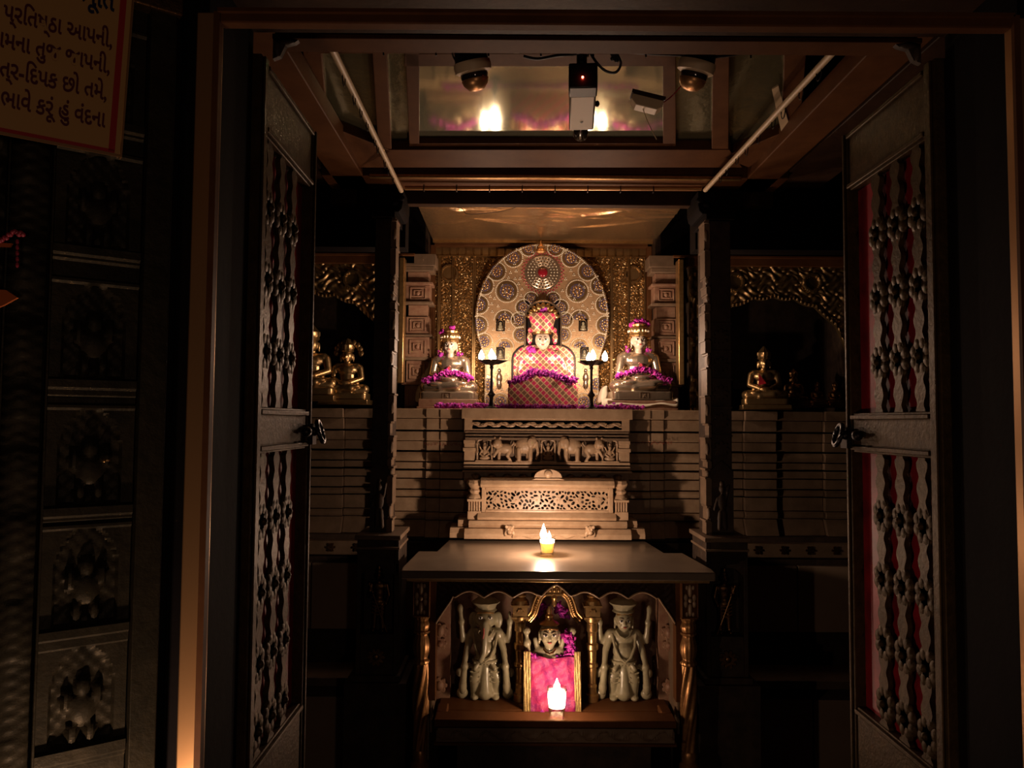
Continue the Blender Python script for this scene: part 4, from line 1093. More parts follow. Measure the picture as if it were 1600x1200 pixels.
for k in (-1, 1):
    q = B(); q.tube([(cx+k*.03, YM-.014, zz(551)), (cx+k*.062, YM-.012, zz(552)), (cx+k*.086, YM-.010, zz(560)), (cx+k*.098, YM-.012, zz(575)), (cx+k*.105, YM-.02, zz(594))], .0028, 8); mk('silver_edge', q, 'silver', t)
hc = (cx+.001, YM-.005, zz(533)); head(hc, .040, 'marble', t, ears=False)
q = B(); q.lathe(cx, YM, [(.036, zz(520)), (.041, zz(519)), (.047, zz(506)), (.056, zz(494)), (.054, zz(491)), (.035, zz(488)), (.01, zz(487))], 36, sy=.85); mk('crown', q, 'cloth_d', t)
q = B(); q.lathe(cx, YM-.002, [(.036, zz(523)), (.0385, zz(522)), (.040, zz(519.5)), (.037, zz(519))], 32, sy=.88); mk('brow_band', q, 'brass_dark', t)
for k in (-1, 1):
    q = B(); q.ball((cx+k*.051, YM-.005, zz(528)), (.0115, .009, .027), 16, 10); q.ball((cx+k*.046, YM-.002, zz(516)), (.013, .008, .012), 14, 9); mk('ear_flap', q, 'cloth_d', t)
q = B(); q.prism([(cx-.008, zz(520)), (cx, zz(517)), (cx+.008, zz(520)), (cx, zz(525))], YM-.045, YM-.04); mk('forehead_mark', q, 'gilt', t)
# throne back
YT = 3.215
t = empty('throne_back', (cx, YT, ZSH), 'round-shouldered lattice-patterned throne back behind the central idol', 'throne')
x0, x1 = UX(802, YT), UX(897, YT)
def tb_out(grow):
    xm = (x0+x1)/2; hw = (x1-x0)/2+grow; zsh = UZ(562, YT)
    P = [(xm-hw, ZSH), (xm-hw, zsh)]
    for k in range(1, 12): a = math.pi/2*k/11; P.append((xm-hw+hw*.62*(1-math.cos(a)), zsh+(.062+grow)*math.sin(a)))
    Q = [(2*xm-x, z) for x, z in P[::-1]]
    return P+Q
q = B(); q.prism(tb_out(.0), YT, YT+.02); mk('panel', q, 'cloth_d', t, bevel=.003)
q = B(); q.prism(tb_out(.009), YT+.02, YT+.035); mk('dark_rim', q, 'iron', t, bevel=.002)
# lotus dome behind the head
YD = 3.235
t = empty('lotus_halo', (cx, YD, UZ(545, YD)), 'scalloped golden lotus canopy behind the crown of the central idol', 'halo')
dx, dz0, dz1 = UX(848, YD), UZ(545, YD), UZ(498, YD)
hw = .076
q = B(); P = [(dx-hw, dz0), (dx-hw, dz1)]+[(dx-hw*math.cos(a), dz1+.075*math.sin(a)) for a in [math.pi*k/24 for k in range(1, 24)]]+[(dx+hw, dz1), (dx+hw, dz0)]
q.prism(P, YD+.01, YD+.03); mk('dark_recess', q, 'iron', t)
for k in range(9):
    a = math.pi*(k+.5)/9; c = (dx-.054*math.cos(a), YD-.0, dz1+.053*math.sin(a))
    q = B(); rot = Matrix.Rotation(-(math.pi/2-a), 3, 'Y'); q.ball(c, (.0115, .010, .017), 14, 9, rot=rot); mk('lotus_petal', q, 'gilt', t)
q = B(); q.tube([(x, YD, z) for x, z in P], .0048, 8); mk('rim', q, 'silver', t)
petals('flower_garland', [(cx-.13, YM-.075, zz(600)), (cx-.08, YM-.08, zz(592)), (cx-.04, YM-.075, zz(583)), (cx, YM-.07, zz(585)), (cx+.04, YM-.075, zz(587)), (cx+.09, YM-.08, zz(594)), (cx+.125, YM-.075, zz(600))], 420, .010, .0085, 'petal2', 'thick violet petal garland across the lap of the central idol', seed=8)
petals('flower_cluster', [(cx-.005, YM-.035, zz(487)), (cx+.008, YM-.035, zz(487))], 36, .008, .0045, 'petal2', 'violet petals on top of the central idol’s crown', 'flowers', seed=9)
petals('flower_cluster', [(cx-.05, YM-.02, zz(545)), (cx-.036, YM-.025, zz(549))], 40, .009, .005, 'petal2', 'violet petals on the left shoulder of the central idol', 'flowers', seed=10)
petals('petal_strip', [(UX(685, 3.0), 2.995, ZSH+.008), (UX(760, 3.0), 2.99, ZSH+.008), (UX(1000, 3.0), 2.99, ZSH+.008)], 1300, .008, .0065, 'petal2', 'long strip of violet petals along the front edge of the altar shelf', 'flowers', seed=12, squash=.9)
random.seed(5)

# ---- candelabra
def candelabrum(px, flames, label):
    Y = 2.955; x = UX(px, Y); z0 = ZSH; zt = UZ(570, Y)
    t = empty('oil_lamp_stand', (x, Y, z0), label, 'lamp', 'standing oil lamps on the altar')
    q = B(); q.lathe(x, Y, [(.024, z0), (.024, z0+.005), (.012, z0+.01), (.009, z0+.02), (.007, z0+.03), (.008, z0+.045), (.0155, z0+.055), (.008, z0+.065), (.0055, z0+.075), (.0048, z0+.12), (.0048, zt-.02), (.008, zt-.012), (.006, zt-.006), (.010, zt)], 20); mk('stem', q, 'iron', t)
    q = B()
    pts = []
    for k in range(48):
        a = 2*math.pi*k/48; r = .037+.021*max(0, math.cos(5*a/1.0+math.pi*.5*0))**2
        pts.append((r, a))
    lo = [q.v((x+.5*r*math.cos(a), Y+.5*r*math.sin(a), zt)) for r, a in pts]; hi = [q.v((x+r*1.12*math.cos(a), Y+r*1.12*math.sin(a), zt+.016)) for r, a in pts]; inn_ = [q.v((x+r*1.03*math.cos(a), Y+r*1.03*math.sin(a), zt+.016)) for r, a in pts]; fl_ = [q.v((x+.55*r*math.cos(a), Y+.55*r*math.sin(a), zt+.006)) for r, a in pts]
    q.f(lo[::-1]); q.f(fl_)
    for k in range(48):
        j = (k+1) % 48; q.f([lo[k], lo[j], hi[j], hi[k]]); q.f([hi[k], hi[j], inn_[j], inn_[k]]); q.f([inn_[k], inn_[j], fl_[j], fl_[k]])
    mk('lamp_bowl', q, 'iron', t)
    for fx, fy, s in flames:
        q = B(); fz = zt+.014
        q.lathe(x+fx, Y+fy, [(.001, fz), (.008*s, fz+.006*s), (.0105*s, fz+.013*s), (.009*s, fz+.021*s), (.005*s, fz+.030*s), (.0006, fz+.038*s)], 14); mk('flame', q, 'flame', t)
        q = B(); q.tube([(x+fx*.7, Y+fy*.7, fz-.005), (x+fx, Y+fy, fz+.006)], .0013, 6); mk('wick', q, 'wire', t)
        light(Vector((x+fx, Y+fy-.0, fz+.018)), ELAMP, .009)
ELAMP = .56
LIGHTS = []
def light(p, e, r, col=(1, .67, .48)):
    l = bpy.data.lights.new('flame_or_fill_light', 'POINT'); l.energy = e; l.shadow_soft_size = r; l.color = col
    o = bpy.data.objects.new('flame_or_fill_light', l); C.objects.link(o); o.location = p; LIGHTS.append(o)
candelabrum(768, ((-.040, .0, 1.1), (.0, -.034, 1.15), (.006, .038, 1.0)), 'black iron standing oil lamp with three flames, left of the central idol')
candelabrum(924, ((-.006, .038, 1.0), (.002, -.034, 1.15), (.052, .0, 1.1)), 'black iron standing oil lamp with three flames, right of the central idol')

# ================================================================== THRONE FRIEZE (centre of the base)
YP = 2.86
def X2(p): return UX(p, YP)
def Z2(p): return UZ(p, YP)
t = empty('carved_throne', (AX, YP, Z2(752)), 'carved stone throne front with elephants, lions and tiny niches', 'throne')
x0, x1 = X2(726), X2(984)
q = B()
q.box(x0, x1, YP, 2.98, Z2(676), ZSH-.007); q.box(x0-.01, x1+.01, YP-.008, 2.974, Z2(655), ZSH-.0003); mk('top_slab', q, 'stone', t, bevel=.002)
q = B(); q.relief(x0+.03, x1-.03, Z2(671), Z2(657), YP, vine(120, (Z2(671)+Z2(657))/2, .006, .005, .002), .0022, .002); mk('scroll_band', q, 'stone', t)
q = B()
for i, (pa, pb, pr) in enumerate(((674, 677, .004), (679, 682, .0), (684, 688, .006))): q.box(x0+.004, x1-.004, YP-pr, 2.96, Z2(pb), Z2(pa))
q.box(x0+.02, x1-.02, YP+.028, 2.96, Z2(722), Z2(684)); mk('frieze_back', q, 'stone_dark', t, bevel=.001)
for xa in (x0, x1-.040):
    q = B(); q.box(xa, xa+.04, YP+.0, YP+.03, Z2(722), Z2(690)); q.box(xa-.004, xa+.044, YP-.004, YP+.03, Z2(706), Z2(700)); q.box(xa-.002, xa+.042, YP-.004, YP+.03, Z2(694), Z2(688)); mk('end_block', q, 'stone', t, bevel=.002)
q = B()
for i, (pa, pb, pr, ex) in enumerate(((722, 726, .01, 0), (728, 733, .018, 0), (735, 738, .026, .004))): q.box(x0-ex, x1+ex, YP-pr, 2.96, Z2(pb), Z2(pa))
q.box(x0, x1, YP+.02, 2.96, Z2(754), Z2(738)); mk('base_slabs', q, 'stone', t, bevel=.0015)
for k in range(10):
    px = 745+k*24.5
    if abs(px-857) < 22: continue
    x = X2(px); z = Z2(746); q = B(); q.ball((x, YP-.004, z), (.013, .014, .012), 14, 9); q.ball((x, YP-.016, z-.002), (.006, .005, .007), 10, 7); q.ball((x, YP+.008, z+.004), (.017, .012, .008), 10, 7); mk('lotus_knob', q, 'stone', t)
def elephant(c, d):
    q = B(T3(c, 0, 1, 1.0*d) @ Matrix.Diagonal((1, 1.1, 1.18, 1)))
    q.ball((0, 0, .052), (.034, .018, .027), 18, 12); q.ball((-.03, -.004, .062), (.019, .016, .021), 14, 9)
    q.cap((-.044, -.01, .06), (-.05, -.012, .03), .008, .0055); q.cap((-.05, -.012, .03), (-.044, -.014, .01), .0055, .004)
    q.ball((-.022, -.018, .06), (.012, .004, .016), 10, 7)
    for x, y in ((-.022, -.008), (-.014, .01), (.02, -.008), (.026, .01)): q.cap((x, y, .04), (x, y, .006), .0095, .008)
    q.tube([(.034, 0, .06), (.041, -.002, .045), (.04, -.003, .025)], .0025, 6); q.box(-.03, .034, -.012, .012, 0, .004)
    blob('elephant_relief', q, 'stone', t, .0022, 2)
def lion(c, d):
    q = B(T3(c, 0, 1, 1.0*d) @ Matrix.Diagonal((1, 1.1, 1.18, 1)))
    q.ball((.008, 0, .042), (.026, .014, .017), 14, 9); q.ball((-.022, -.006, .058), (.017, .015, .017), 14, 9); q.ball((-.032, -.016, .053), (.009, .008, .008), 10, 7)
    for k in (-1, 1): q.ball((-.022+k*.01, -.008, .075), .005, 8, 6)
    q.cap((-.018, -.008, .04), (-.034, -.014, .018), .007, .005); q.cap((-.014, .004, .038), (-.016, .004, .006), .0075, .006)
    q.cap((.026, -.002, .038), (.016, -.006, .02), .009, .007); q.cap((.016, -.006, .02), (.026, -.006, .006), .006, .005)
    q.tube([(.03, 0, .05), (.04, 0, .06), (.036, 0, .078), (.024, 0, .08), (.022, 0, .07)], .0032, 6); q.box(-.04, .034, -.01, .012, 0, .004)
    blob('lion_relief', q, 'stone', t, .0022, 2)
zf = Z2(722)
elephant((X2(894), YP+.006, zf), 1); elephant((X2(820), YP+.006, zf), -1)
lion((X2(927), YP+.004, zf), -1); lion((X2(787), YP+.004, zf), 1)
def tiny_shrine(px, w):
    x = X2(px)
    q = B()
    for k in (-1, 1): q.lathe(x+k*w, YP+.0, [(.005, zf), (.0035, zf+.01), (.0035, zf+.03), (.0055, zf+.035), (.0035, zf+.04), (.0035, zf+.062), (.006, zf+.068)], 10)
    q.tube([(x-w*math.cos(a), YP, zf+.066+.018*math.sin(a)+.003*abs(math.sin(3*a))) for a in [math.pi*k/18 for k in range(19)]], .0038, 8)
    q.box(x-w-.006, x+w+.006, YP-.008, YP+.02, zf, zf+.005); mk('tiny_arch', q, 'stone', t)
    q = B(); q.ball((x, YP+.004, zf+.014), (w*.75, .012, .009)); q.ball((x, YP+.006, zf+.033), (.009, .008, .016)); q.ball((x, YP+.002, zf+.054), (.007, .007, .0085)); q.ball((x, YP+.004, zf+.066), (.005, .005, .006))
    for k in (-1, 1):
        q.cap((x+k*.01, YP+.004, zf+.042), (x+k*.017, YP, zf+.028), .0035); q.cap((x+k*.011, YP+.004, zf+.042), (x+k*.018, YP+.002, zf+.056), .003); q.cap((x+k*.017, YP, zf+.028), (x+k*.005, YP-.004, zf+.022), .003)
    blob('tiny_goddess', q, 'stone', t, .0018, 1)
tiny_shrine(857, .025); tiny_shrine(758, .027); tiny_shrine(953, .027)

# ---- pierced grille box
YG = 2.76
def X3(p): return UX(p, YG)
def Z3(p): return UZ(p, YG)
t = empty('pierced_stone_screen', (X3(857), YG, Z3(812)), 'pierced stone screen box with leafy grille behind the glass candle', 'screen')
gx0, gx1 = X3(760), X3(951)
q = B(); n = 8
q.prism([(YG-.012, Z3(762)), (YG-.018, Z3(757)), (YG-.012, Z3(751)), (YG+.01, Z3(748)), (YG+.09, Z3(748)), (YG+.09, Z3(762))], X3(752), X3(960), 'x'); mk('rounded_top', q, 'stone', t, bevel=.002)
q = B()
q.box(X3(754), gx0, YG-.004, YG+.03, Z3(801), Z3(762)); q.box(gx1, X3(958), YG-.004, YG+.03, Z3(801), Z3(762))
q.box(gx0, gx1, YG-.004, YG+.03, Z3(766), Z3(762)); q.box(gx0, gx1, YG-.004, YG+.03, Z3(801), Z3(797)); mk('grille_frame', q, 'stone', t, bevel=.0015)
gz0, gz1 = Z3(797), Z3(766)
nx, nz = 300, 52
XX, ZZ = np.meshgrid((np.arange(nx)+.5)/nx*(gx1-gx0), (np.arange(nz)+.5)/nz*(gz1-gz0))
ww, hh = gx1-gx0, gz1-gz0
hole = np.zeros_like(XX, bool); random.seed(21)
cs = [(ww*(k+.5)/6, hh/2) for k in range(6)]
for _ in range(7000):
    x, z = random.uniform(0, ww), random.uniform(.003, hh-.003)
    dc = min(math.hypot(x-a, z-b2) for a, b2 in cs)
    if dc < .016: continue
    a = random.choice((0, .8, -.8, 1.57, 2.4)); rx, rz = random.uniform(.0048, .0098), random.uniform(.0034, .0052)
    u = (XX-x)*math.cos(a)+(ZZ-z)*math.sin(a); v = -(XX-x)*math.sin(a)+(ZZ-z)*math.cos(a)
    e = (u/rx)**2+(v/rz)**2 < 1; grow = (u/(rx+.0019))**2+(v/(rz+.0019))**2 < 1
    if (hole & grow).any(): continue
    hole |= e
hole[:2] = False; hole[-2:] = False; hole[:, :2] = False; hole[:, -2:] = False
q = B(); dx_, dz_ = ww/nx, hh/nz; Vc = {}
def gv(i, j, back):
    k = (i, j, back)
    if k not in Vc: Vc[k] = q.v((gx0+j*dx_, YG+(.007 if back else 0), gz0+i*dz_))
    return Vc[k]
for i in range(nz):
    for j in range(nx):
        if hole[i, j]: continue
        q.f([gv(i, j, 0), gv(i, j+1, 0), gv(i+1, j+1, 0), gv(i+1, j, 0)])
        if i and hole[i-1, j]: q.f([gv(i, j, 0), gv(i, j, 1), gv(i, j+1, 1), gv(i, j+1, 0)])
        if i < nz-1 and hole[i+1, j]: q.f([gv(i+1, j, 0), gv(i+1, j+1, 0), gv(i+1, j+1, 1), gv(i+1, j, 1)])
        if j and hole[i, j-1]: q.f([gv(i, j, 0), gv(i+1, j, 0), gv(i+1, j, 1), gv(i, j, 1)])
        if j < nx-1 and hole[i, j+1]: q.f([gv(i, j+1, 0), gv(i, j+1, 1), gv(i+1, j+1, 1), gv(i+1, j+1, 0)])
mk('leafy_grille', q, 'stone', t, smooth=0)
q = B()
for k, (a, b2) in enumerate(cs):
    q.rosette(gx0+a, gz0+b2, YG-.003, YG, .0135, 8 if k % 2 else 6, .6); q.ball((gx0+a, YG-.003, gz0+b2), (.004, .002, .004), 8, 6)
mk('grille_flower', q, 'stone', t)
q = B(); q.box(gx0, gx1, YG+.05, YG+.07, gz0, gz1+.01); mk('dark_backing', q, 'dark_stone', t)
for side in (-1, 1):
    xc = X3(743) if side < 0 else X3(971)
    q = B()
    q.box(xc-.026, xc+.026, YG-.012, YG+.07, Z3(784)+.0, Z3(780)+.0)
    for k in range(5): q.box(xc-.022+k*.0092, xc-.016+k*.0092, YG-.004, YG+.03, Z3(799), Z3(784))
    q.box(xc-.02, xc+.02, YG+.002, YG+.06, Z3(799), Z3(784)); q.box(xc-.024, xc+.024, YG-.008, YG+.06, Z3(812), Z3(799))
    q.lathe(xc, YG+.02, [(.03, Z3(780)), (.026, Z3(776)), (.018, Z3(772)), (.024, Z3(768)), (.017, Z3(764)), (.026, Z3(760)), (.03, Z3(756)), (.024, Z3(751))], 8)
    mk('corner_colonette', q, 'stone', t, bevel=.0015)
q = B(); q.prism([(YG-.02, Z3(812)), (YG-.026, Z3(808)), (YG-.006, Z3(801)), (YG+.09, Z3(801)), (YG+.09, Z3(812))], X3(748), X3(962), 'x'); mk('foot_moulding', q, 'stone', t, bevel=.001)
q = B(); fx, fz = X3(857), Z3(748)
q.prism([(fx-.05*math.cos(a), fz+.034*math.sin(a)**.8) for a in [math.pi*k/14 for k in range(15)]], YG-.006, YG+.012)
q.ball((fx, YG-.008, fz+.017), (.0155, .008, .0145), 16, 10); q.prism([(fx-.06, fz-.004), (fx+.06, fz-.004), (fx+.045, fz+.002), (fx-.045, fz+.002)], YG-.012, YG+.01)
mk('crest', q, 'stone', t, bevel=.001)
# steps
YQ = 2.74
t = empty('altar_steps', (UX(857, YQ), YQ, UZ(838, YQ)), 'two moulded stone steps with lion-face bosses behind the marble table', 'steps')
def X4(p): return UX(p, YQ)
def Z4(p): return UZ(p, YQ)
q = B(); q.prism([(YQ-.002, Z4(825)), (YQ-.012, Z4(820)), (YQ-.002, Z4(814)), (YQ+.12, Z4(812)), (YQ+.12, Z4(825))], X4(734), X4(980), 'x')
q.prism([(YQ+.02, Z4(825)), (YQ+.012, Z4(820)), (YQ+.02, Z4(814)), (YQ+.12, Z4(812)), (YQ+.12, Z4(825))], X4(717), X4(997), 'x'); mk('upper_step', q, 'stone', t, bevel=.0015)
q = B(); zl = -.409
q.prism([(YQ-.03, zl), (YQ-.032, Z4(833)), (YQ-.012, Z4(826)), (YQ+.12, Z4(825)), (YQ+.12, zl)], X4(728), X4(985), 'x')
q.prism([(YQ-.005, zl), (YQ-.005, Z4(833)), (YQ+.01, Z4(826)), (YQ+.12, Z4(825)), (YQ+.12, zl)], X4(705), X4(1008), 'x'); mk('lower_step', q, 'stone', t, bevel=.0015)
for px in (798, 921):
    q = B(); x = X4(px); z = Z4(827)
    q.ball((x, YQ-.03, z), (.017, .014, .018)); q.ball((x, YQ-.044, z-.006), (.009, .008, .008))
    for k in (-1, 1): q.ball((x+k*.012, YQ-.036, z+.013), .006); q.ball((x+k*.006, YQ-.043, z+.005), .0035); q.ball((x+k*.014, YQ-.034, z-.012), (.006, .006, .01))
    blob('lion_face_boss', q, 'stone', t, .0022, 1)
q = B()
for s in (-1, 1):
    q.tube([(X4(857)+s*(.015+.011*k), YQ-.036, Z4(833)-.006+.007*math.sin(k*1.1)*math.exp(-k*.1)) for k in range(11)], .0035, 6)
mk('carved_scroll', q, 'stone', t)

# ================================================================== MARBLE TABLE
ZTB = -.42; TH = .03
t = empty('offering_table', (UX(871, 2.3), 2.3, ZB), 'marble-topped offering table with gilt twisted legs in front of the altar', 'table')
fl, frr = UX(627, 2.2, 890), UX(1117, 2.2, 890)
tc = (fl+frr)/2
pts = [(fl, 2.19), (frr, 2.19), (frr+.006, 2.23), (AX+.46-.05, 2.50), (AX+.395, 2.50), (AX+.36, 2.78), (AX-.36, 2.78), (AX-.395, 2.50), (AX-.41, 2.50), (fl-.006, 2.23)]
pts = [(fl, 2.19), (frr, 2.19), (frr+.004, 2.24), (AX+.43, 2.52), (AX+.37, 2.52), (AX+.35, 2.78), (AX-.35, 2.78), (AX-.37, 2.52), (AX-.43, 2.52), (fl-.004, 2.24)]
q = B(); q.prism(pts, ZTB-.024, ZTB, 'z'); mk('marble_top', q, 'marble_top', t, bevel=.004)
q = B(); q.box(fl+.015, frr-.015, 2.2, 2.24, ZTB-.032, ZTB-.024); mk('brass_lip', q, 'gilt', t, bevel=.001)
YL = 2.21
def X5(p): return UX(p, YL, 1000)
def Z5(p): return UZ(p, YL)
ZLOW = Z5(1185)
for px, nm in ((657, 'l'), (1079, 'r')):
    x = X5(px); w = .024
    pan = empty('x', (0, 0, 0)); bpy.data.objects.remove(pan)
    q = B(); q.box(x-w, x+w, YL+.006, YL+.05, Z5(966), ZTB-.032)
    q.box(x-w, x-w+.004, YL, YL+.006, Z5(966), ZTB-.032); q.box(x+w-.004, x+w, YL, YL+.006, Z5(966), ZTB-.032); q.box(x-w, x+w, YL, YL+.006, Z5(966), Z5(963)); q.box(x-w, x+w, YL, YL+.006, ZTB-.036, ZTB-.032)
    bl = mk('leg_block', q, 'wood', t, bevel=.001)
    q = B(); zc = (Z5(966)+ZTB-.032)/2; hz = (ZTB-.032-Z5(966))/2
    for s in (-1, 1):
        q.ball((x, YL+.005, zc+s*hz*.52), (.0065, .005, hz*.36), 12, 8); q.ball((x+s*.012, YL+.005, zc+hz*.15), (.0055, .004, hz*.2), 10, 7); q.ball((x+s*.012, YL+.005, zc-hz*.2), (.0055, .004, hz*.2), 10, 7); q.ball((x+s*.009, YL+.004, zc+hz*.7), (.004, .003, hz*.13), 10, 7); q.ball((x+s*.009, YL+.004, zc-hz*.75), (.004, .003, hz*.13), 10, 7)
    q.ball((x, YL+.004, zc), (.006, .005, .007)); mk('leaf_carving', q, 'stone', bl)
    zt_ = Z5(966); yc = YL+.028
    q = B(); prof = [(.024, zt_), (.025, zt_-.004), (.021, zt_-.010)]
    for k in range(9): prof.append((.019+.004*math.sin(math.pi*k/8), zt_-.014-.028*k/8))
    prof += [(.023, zt_-.044), (.024, zt_-.048), (.018, zt_-.053)]
    for k in range(12): prof.append((.018+.0065*math.sin(math.pi*k/11), zt_-.057-.062*k/11))
    prof += [(.019, zt_-.122), (.024, zt_-.127), (.0245, zt_-.132), (.019, zt_-.137)]
    q.lathe(x, yc, prof, 60, lobes=12, la=.035); mk('turned_neck', q, 'giltwood', t)
    q = B(); n = 90; zt2 = zt_-.137; seg = 48; rings = []
    zb_ = Z5(1178)
    for i in range(n+1):
        f = i/n; z = zt2+(zb_-zt2)*f; r = .0185+.0035*math.sin(math.pi*min(f*1.3, 1))
        rings.append([q.v((x+r*(1+.13*math.cos(6*a+f*13))*math.cos(a), yc+r*(1+.13*math.cos(6*a+f*13))*math.sin(a), z)) for a in [2*math.pi*k/seg for k in range(seg)]])
    for a, c in zip(rings, rings[1:]):
        for k in range(seg): q.f([a[k], a[(k+1) % seg], c[(k+1) % seg], c[k]])
    q.f(rings[0]); q.f(rings[-1][::-1]); mk('twisted_leg', q, 'giltwood', t, smooth=60)
    q = B(); q.lathe(x, yc, [(.026, ZB), (.03, zb_-.12), (.028, zb_-.04), (.02, zb_-.03), (.022, zb_-.008), (.018, zb_)], 24); mk('leg_foot', q, 'giltwood', t)
# front frame with cusped valance
YV = 2.235
def X6(p): return UX(p, YV, 1000)
def Z6(p): return UZ(p, YV)
t = empty('shrine_cabinet_front', (X6(868), YV, Z6(1096)), 'wooden frame with scalloped valance enclosing the small shrine below the table', 'cabinet front')
xa, xb = X6(671), X6(1066); ztop_ = ZTB-.032
q = B(); q.box(xa, X6(681), YV, YV+.04, Z6(1096), ztop_); mk('frame_stile', q, 'wood', t, bevel=.001)
q = B(); q.box(X6(1056), xb, YV, YV+.04, Z6(1096), ztop_); mk('frame_stile', q, 'wood', t, bevel=.001)
q = B(); q.box(X6(681), X6(1056), YV, YV+.03, Z6(904), ztop_); q.box(X6(678), X6(1059), YV-.004, YV, Z6(905), Z6(902)); mk('frame_rail', q, 'wood', t, bevel=.001)
nx, nt_ = 260, 22
ua = np.linspace(X6(681), X6(1056), nx); cxv = (X6(681)+X6(1056))/2; zv1 = Z6(904)
a_ = np.abs(ua-cxv)/((X6(1056)-X6(681))/2)
lob = np.abs(np.sin(a_*math.pi*4.15+math.pi/2))
zlo = Z6(936)+.018*lob + .02*np.clip(1-a_*6, 0, 1) - np.where(a_ > .86, .09*((a_-.86)/.14)**.8, 0)
TT = np.linspace(0, 1, nt_)[:, None]; PX = np.repeat(ua[None, :], nt_, 0); PZ = zlo[None, :]*(1-TT)+zv1*TT
h = .004*np.abs(np.sin(PX*110+2*np.sin(PZ*120)))*np.abs(np.sin(PZ*150+2*np.sin(PX*90))); h = np.where(PZ-zlo[None, :] < .007, .0065, h)
q = B(); q.grid(PX, YV+.006-h, PZ, .008); mk('scalloped_valance', q, 'wood_dark', t)
q = B(); q.tube([(ua[i], YV-.0015, zlo[i]+.003) for i in range(0, nx, 2)], .0028, 6); mk('valance_edge', q, 'stone', t)
# recess box
t = empty('shrine_recess', (X6(868), 2.5, -.9), 'dim reddish recess lining behind the small marble figures', 'recess')
YR = 2.53
q = B(); q.box(xa-.0, xb+.0, YR, YR+.03, -.9, ztop_); mk('back_board', q, 'redstone', t)
q = B(); q.box(xa, xa+.006, YV+.04, YR, -.9, ztop_); q.box(xb-.006, xb, YV+.04, YR, -.9, ztop_); q.box(xa, xb, YV+.04, YR, ztop_-.004, ztop_); mk('side_board', q, 'stone_dark', t)
for px in (693, 1043):
    q = B()
    x = UX(px, 2.40); 
    for py, rx, rz in ((925, .02, .028), (985, .024, .035), (1005, .02, .02), (1070, .024, .03), (950, .012, .012)):
        z = UZ(py, 2.40); q.rosette(x, z, 2.385, 2.41, rx, 7, .7); q.ball((x, 2.385, z), (rx*.5, .01, rz*.5))
    q.box(x-.03, x+.03, 2.4, 2.46, -.9, ztop_-.03)
    mk('floral_side_panel', q, 'redstone', t, bevel=.001)
# trough
ZTR = -.845
t = empty('stone_trough', (X6(868), 2.25, Z6(1165)), 'brown stone ledge with a sunken tray and vine-carved front, under the figures', 'ledge')
tx0, tx1 = UX(678, 2.17, 1140), UX(1058, 2.17, 1140)
zt0 = UZ(1126, 2.17); zb0 = UZ(1162, 2.17)
q = B()
q.box(tx0, tx1, 2.17, 2.235, zt0-.02, zt0); q.box(tx0, tx0+.03, 2.235, 2.30, zt0-.02, zt0); q.box(tx1-.03, tx1, 2.235, 2.30, zt0-.02, zt0)
q.box(tx0+.03, tx1-.03, 2.235, 2.30, zt0-.03, zt0-.022); mk('rim', q, 'wood', t, bevel=.003)
q = B(); q.box(tx0+.006, tx1-.006, 2.178, 2.55, zb0, zt0-.031); q.relief(tx0+.01, tx1-.01, zb0+.005, zt0-.024, 2.176, vine(78, (zb0+zt0)/2-.011, .011, .006, .0028), .0025, .004); mk('vine_front', q, 'stone_dark', t)
q = B(); q.box(tx0, tx1, 2.17, 2.55, zb0-.008, zb0); mk('lower_moulding', q, 'wood', t, bevel=.002)
q = B(); q.box(xa+.02, xb-.02, 2.305, YR, zt0-.03, ZTR-.0); mk('inner_step', q, 'wood', t, bevel=.002)
q = B(); q.box(tx0+.06, tx1-.06, 2.24, 2.5, ZB, zb0-.009); tag(mk('table_plinth', q, 'dark_stone'), 'dark plinth in shadow under the carved ledge', 'plinth')

